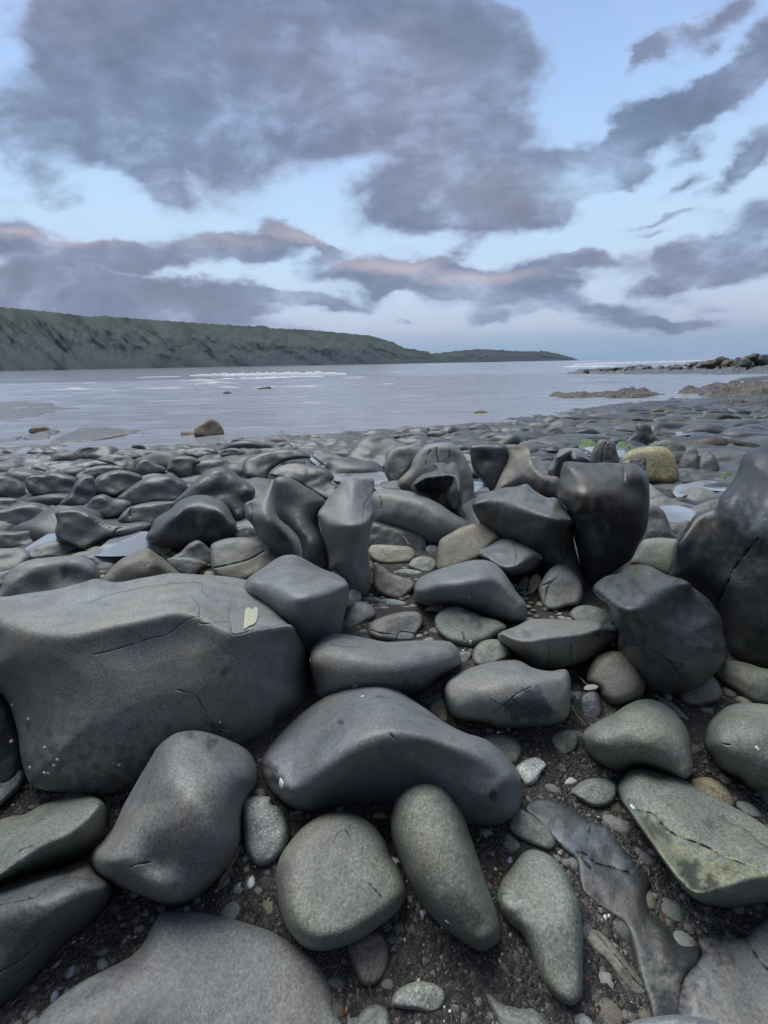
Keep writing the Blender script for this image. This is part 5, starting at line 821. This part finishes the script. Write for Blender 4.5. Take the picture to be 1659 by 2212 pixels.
scatter(60, [(800,1130),(1060,1150),(1180,1250),(1330,1330),(1330,1400),(1250,1400),(1000,1420),(760,1360),(760,1300),(810,1250)], .008, .022, ['buff','green','brown','pale','slate'], VP, 'small pebble in the gravel pocket at the foot of the pillars', 'pebble', 'small pebbles in the upper gravel pocket', 'pebble', 1.0)
scatter(200, [(-40,1700),(560,1640),(900,1500),(1250,1440),(1700,1480),(1700,2300),(-40,2300)], .003, .012, ['slate','green','brown','purp','slate','brown','char'], VP, 'small pebble scattered on the dark gravel between the foreground stones', 'pebble', 'small pebbles on the foreground gravel', 'pebble', 1.0, sinkf=.1)

scatter(60, [(300,1900),(560,1700),(900,1500),(1250,1440),(1640,1480),(1640,2000),(1640,2290),(560,2290)], .012, .026, ['slate','green','purp','pale','char','brown'], VP, 'rounded pebble bedded in the foreground gravel', 'pebble', 'pebbles bedded in the foreground gravel', 'pebble', 1.1, (.45, .7), (1.0, 1.6), .35, noun='rounded pebble')
# the beach goes on past both sides of the picture
for pol in ([(1800,1200),(2500,1180),(2700,1700),(2500,2200),(1900,2200),(1780,1700)], [(-200,1250),(-900,1200),(-1000,1700),(-800,2200),(-250,2200),(-220,1700)]):
    scatter(16, pol, .10, .24, ['slate','green','char','purp'], VS, 'worn boulder beside the picture', 'rock', 'boulders past the edges of the view', 'rock', .8, (.6, 1.0), (1.0, 1.5), .3)
# ------------------------------------------------------------------ gravel and crushed shell, one object of stuff
def gravel(n):
    octv = np.array([(1,0,0),(-1,0,0),(0,1,0),(0,-1,0),(0,0,1),(0,0,-1)], float); octf = np.array([(0,2,4),(2,1,4),(1,3,4),(3,0,4),(2,0,5),(1,2,5),(3,1,5),(0,3,5)])
    P = []
    PP = rng.uniform((-350, 1225), (2050, 2290), (n*3, 2)); wgt = np.clip((PP[:, 1]-1150)/900, .25, 1); PP = PP[rng.uniform(0, 1, len(PP)) < wgt]
    keep = np.ones(len(PP), bool)
    for p, (lo, hi) in zip(APOLY, BB):
        m_ = keep & (PP[:, 0] > lo[0]) & (PP[:, 0] < hi[0]) & (PP[:, 1] > lo[1]) & (PP[:, 1] < hi[1])
        if m_.any():
            ins = inside(PP[m_], p); w_ = np.where(m_)[0]; keep[w_[ins]] = False
    PP = PP[keep][:n]; q = hit(PP); N = len(q)
    near = nz2(q[:, 0], q[:, 1], 2.2, 4)*.022*np.clip(q[:, 1]*.3+.35, .35, 1.2)
    dist = np.linalg.norm(q-O, axis=1)
    r_ = rng.uniform(.0016, .0042, N)*np.where(rng.uniform(size=N) < .06, 1.9, 1)*np.clip(dist/1.2, .8, 1.6)
    V = octv[None]*rng.uniform(.6, 1.3, (N, 6, 1)); V[:, :, 2] *= .6; th = rng.uniform(0, 6.28, N); c, s = np.cos(th), np.sin(th)
    x = V[:, :, 0]*c[:, None]*1.3-V[:, :, 1]*s[:, None]; y = V[:, :, 0]*s[:, None]*1.3+V[:, :, 1]*c[:, None]; V = np.stack([x, y, V[:, :, 2]], 2)*r_[:, None, None]
    V += q[:, None]; V[:, :, 2] += (near+r_*.25)[:, None]
    pal = np.array([(.034,.031,.029),(.052,.047,.042),(.028,.028,.029),(.082,.073,.063),(.12,.11,.098),(.20,.185,.15),(.62,.60,.54),(.11,.06,.03)]); pr = [.29,.24,.20,.14,.075,.038,.007,.01]
    ci = rng.choice(len(pal), N, p=pr); tint = np.repeat(pal[ci]*rng.uniform(.75, 1.25, (N, 1)), 6, 0)
    m, t, b = principled('gravel_grains'); t.t.links.new(t.n('ShaderNodeAttribute', attribute_name='tint').outputs['Color'], b.inputs['Base Color']); b.inputs['Roughness'].default_value = .5
    Fc = (octf[None]+np.arange(N)[:, None, None]*6).reshape(-1, 3)
    tag(mk('gravel', V.reshape(-1, 3), Fc, m, smooth=False, tint=tint), 'dark gravel of broken stone and crushed shell between the foreground stones', kind='stuff')
gravel(58000)

# ------------------------------------------------------------------ small finds: driftwood, shells, limpets, the bird dropping
dm, t, b = principled('driftwood'); dco = t.n('ShaderNodeTexCoord').outputs['Object']; mp = t.n('ShaderNodeMapping', {0: dco, 3: (60, 60, 60)}).outputs[0]
t.t.links.new(t.ramp(t.noise(mp, 3, 4, .7), [(.3, (.10, .065, .04)), (.7, (.27, .19, .12))]), b.inputs['Base Color']); b.inputs['Roughness'].default_value = .75
shm, t, b = principled('shell_white'); b.inputs['Base Color'].default_value = (.66, .66, .62, 1); b.inputs['Roughness'].default_value = .4
shb, t, b = principled('shell_blue'); b.inputs['Base Color'].default_value = (.25, .27, .33, 1); b.inputs['Roughness'].default_value = .35
dep = bpy.context.evaluated_depsgraph_get()
def surf(P):
    bpy.context.view_layer.update(); d = Vector(ray([P])[0]).normalized()
    ok, loc, nor, idx, ob, _ = S.ray_cast(bpy.context.evaluated_depsgraph_get(), Vector(O), d)
    return loc, nor
def stick(crop, pts, r, label, lift=.004):
    P = catmull(toP(crop, pts), 5, False); V = []; Fc = []
    c = [np.array(surf(p)[0])+np.array([0, 0, r*.6+lift]) for p in P]; c = [c[0]+(c[-1]-c[0])*i/(len(c)-1)+np.array([0, 0, .004*math.sin(i*.9)]) for i in range(len(c))]
    for i, p in enumerate(c):
        rr = r*(.35+.65*math.sin(math.pi*min(max((i+.7)/(len(c)+.4), .03), .97))**.5)*(1+.2*mnoise.noise(Vector((i*.8, 0, 0))))
        tdir = c[min(i+1, len(c)-1)]-c[max(i-1, 0)]; tdir /= np.linalg.norm(tdir); a = np.cross(tdir, (0, 0, 1)); a /= np.linalg.norm(a); bb = np.cross(tdir, a)
        for k in range(7): an = k*math.tau/7; V.append(p+rr*(1+.25*math.sin(k*2.3))*(math.cos(an)*a+math.sin(an)*bb))
    for i in range(len(c)-1):
        for k in range(7): Fc.append((i*7+k, i*7+(k+1) % 7, (i+1)*7+(k+1) % 7, (i+1)*7+k))
    Fc.append(tuple(range(6, -1, -1))); Fc.append(tuple((len(c)-1)*7+k for k in range(7)))
    tag(mk('driftwood', V, Fc, dm, c[0]), label, 'driftwood')
stick('I', [(1450,605),(1420,670),(1380,740),(1330,830),(1292,890)], .0055, 'splintered brown driftwood stick beside the white-flecked pebble')
stick('H', [(470,1015),(505,1060),(540,1110),(565,1148)], .004, 'thin pale twig lying against the large rounded green-grey stone')
stick('H', [(505,835),(540,860),(575,885)], .003, 'short twig in the dark gap left of the round brown-grey cobble')
stick('D', [(1035,735),(1055,765),(1078,795)], .005, 'short pale twig on the long narrow dark boulder'); stick('D', [(1238,710),(1215,742),(1192,778)], .006, 'slanting grey twig against the sloping boulder')
stick('D', [(842,890),(846,915),(850,940)], .007, 'broken brown stick at the foot of the hourglass pillar'); stick('G', [(1500,652),(1530,640),(1565,630)], .003, 'thin straw on the stone below the round green cobble')
def blob(crop, x, y, r, mat, name, label, cat, group=None, fl=.45, el=1.0, seed=0):
    P = toP(crop, [(x, y)])[0]; loc, nor = surf(P)
    if loc is None: return
    V, Fc = lump(900+seed, 2, .2, 1.0, .25); rad = r*(Vector(loc)-Vector(O)).length/F
    q = nor.to_track_quat('Z', 'Y').to_matrix(); ang = seed*1.7; V = np.array([np.array(loc)+np.array(q@Vector(((v[0]*math.cos(ang)*el-v[1]*math.sin(ang))*rad, (v[0]*math.sin(ang)*el+v[1]*math.cos(ang))*rad, v[2]*rad*fl))) for v in V])
    tag(mk(name, V, Fc, mat, np.array(loc)), label, cat, group)
spots = [('F',75,910),('F',170,998),('F',68,1130),('F',345,1238),('F',325,1272),('F',268,1318),('F',290,1318),('F',180,1288),('F',715,1270),('F',1318,1014),('F',268,1168)]
WH = ['highest at its dark left end', 'second down its dark left end', 'lowest at its dark left end', 'upper right of the cluster at its foot', 'middle of the cluster at its foot', 'lower left of the cluster at its foot', 'lowest of the cluster at its foot', 'left of the cluster at its foot', 'alone near its bottom centre', 'beside the dark groove', 'top left of the cluster at its foot']
for k, (c_, x, y) in enumerate(spots): blob(c_, x, y, 2.6, shm, 'barnacle', 'tiny white barnacle on the huge block, '+WH[k], 'shell', 'white barnacle shells on the huge block', .7, 1, k)
SH = [('G',215,1385,6.5,shm,'pale limpet shell at the lower left end of the saddle-shaped boulder'),('G',655,800,6,shb,'grey limpet on the crest of the saddle-shaped boulder'),('G',700,860,3,shm,'white speck of shell below the crest of the saddle-shaped boulder'),('G',1348,535,3.6,shm,'white limpet on the lower edge of the dark-marked oval stone'),('G',388,645,4,shm,'white shell wedged at the left end of the bean-shaped boulder'),
 ('G',1338,267,2.5,shm,'white barnacle on the whale-backed boulder'),('G',1515,1077,2.8,shm,'white shell fragment in front of the broad stone with the broken patch'),('K',110,678,5.5,shb,'lilac-blue mussel shell chip on gravel left of the buried rib'),('J',1208,1045,3,shm,'white barnacle near the foot of the egg-shaped stone'),('J',900,680,6.5,shm,'cream shell wedged between the round and egg-shaped stones'),('J',1065,1000,6,shb,'blue-white shell chip under the left side of the egg-shaped stone'),
 ('I',425,1347,5,shb,'round lilac shell chip on the gravel at the lower left'),('I',330,1500,4.5,shb,'pale blue shell chip beside the big bottom stone'),('K',848,358,4,shm,'white shell chip in the groove of the long grooved rock'),('H',1060,950,7,shb,'silvery mussel shell below the dark faceted boulder'),('I',1505,810,6,shm,'cream shell lying near the driftwood stick'),('I',1420,850,6,shb,'round blue-grey stone chip near the driftwood stick'),('I',745,325,8,MT['orange'],'small rust-orange pebble between the layered slab and the upright stone'),
 ('I',655,305,8,MT['green'],'small pale pebble touching the layered slab'),('H',295,125,2.4,shm,'white barnacle on the bluish broken rock'),('M',980,346,1.6,shm,'first white gull-like speck on the left end of the boulder ridge'),('M',1014,347,1.6,shm,'second white gull-like speck on the boulder ridge'),('H',1595,1265,2.5,shm,'white barnacle on the broad stone at the right edge'),('I',1120,968,4,shb,'pale shell under the bottom of the upright angular stone')]
for k, (c_, x, y, r_, m_, lab) in enumerate(SH):
    blob(c_, x, y, r_, m_, 'pebble' if 'pebble' in lab or 'chip near' in lab else 'shell', lab, 'pebble' if 'pebble' in lab else 'shell', None, .45, 1.4, k+20)
gm, t, b = principled('dropping'); gco = t.n('ShaderNodeTexCoord').outputs['Object']; t.t.links.new(t.ramp(t.noise(gco, 90, 4, .7), [(.3, (.26, .25, .18)), (.5, (.46, .45, .33))]), b.inputs['Base Color']); b.inputs['Roughness'].default_value = .7
def film(crop, pts, mat, name, label, cat):
    B = catmull(toP(crop, pts), 2); nb = len(B); x0, y0 = B.min(0); x1, y1 = B.max(0); G = np.array([(x, y) for x in np.arange(x0, x1, 3) for y in np.arange(y0, y1, 3)]); G = G[inside(G, B)]
    dG, _ = segdist(G, B, np.roll(B, -1, 0)); G = G[dG > 1]; Q = np.concatenate([B, G]); r_ = delaunay_2d_cdt([Vector(p) for p in Q], [(i, (i+1) % nb) for i in range(nb)], [], 1, 1e-4)
    V = []; 
    for v in r_[0]:
        l, n_ = surf((v.x, v.y)); V.append(np.array(l)+np.array(n_)*(.0035+.001*random.random()))
    tag(mk(name, np.array(V), np.array([tuple(f) for f in r_[2] if len(f) == 3]), mat, V[0]), label, cat)
film('F', [(1462,460),(1466,400),(1470,350),(1490,332),(1510,345),(1530,328),(1545,345),(1540,400),(1525,430),(1490,445)], gm, 'bird_dropping', 'cream bird dropping splashed on the top corner of the huge block', 'dropping')
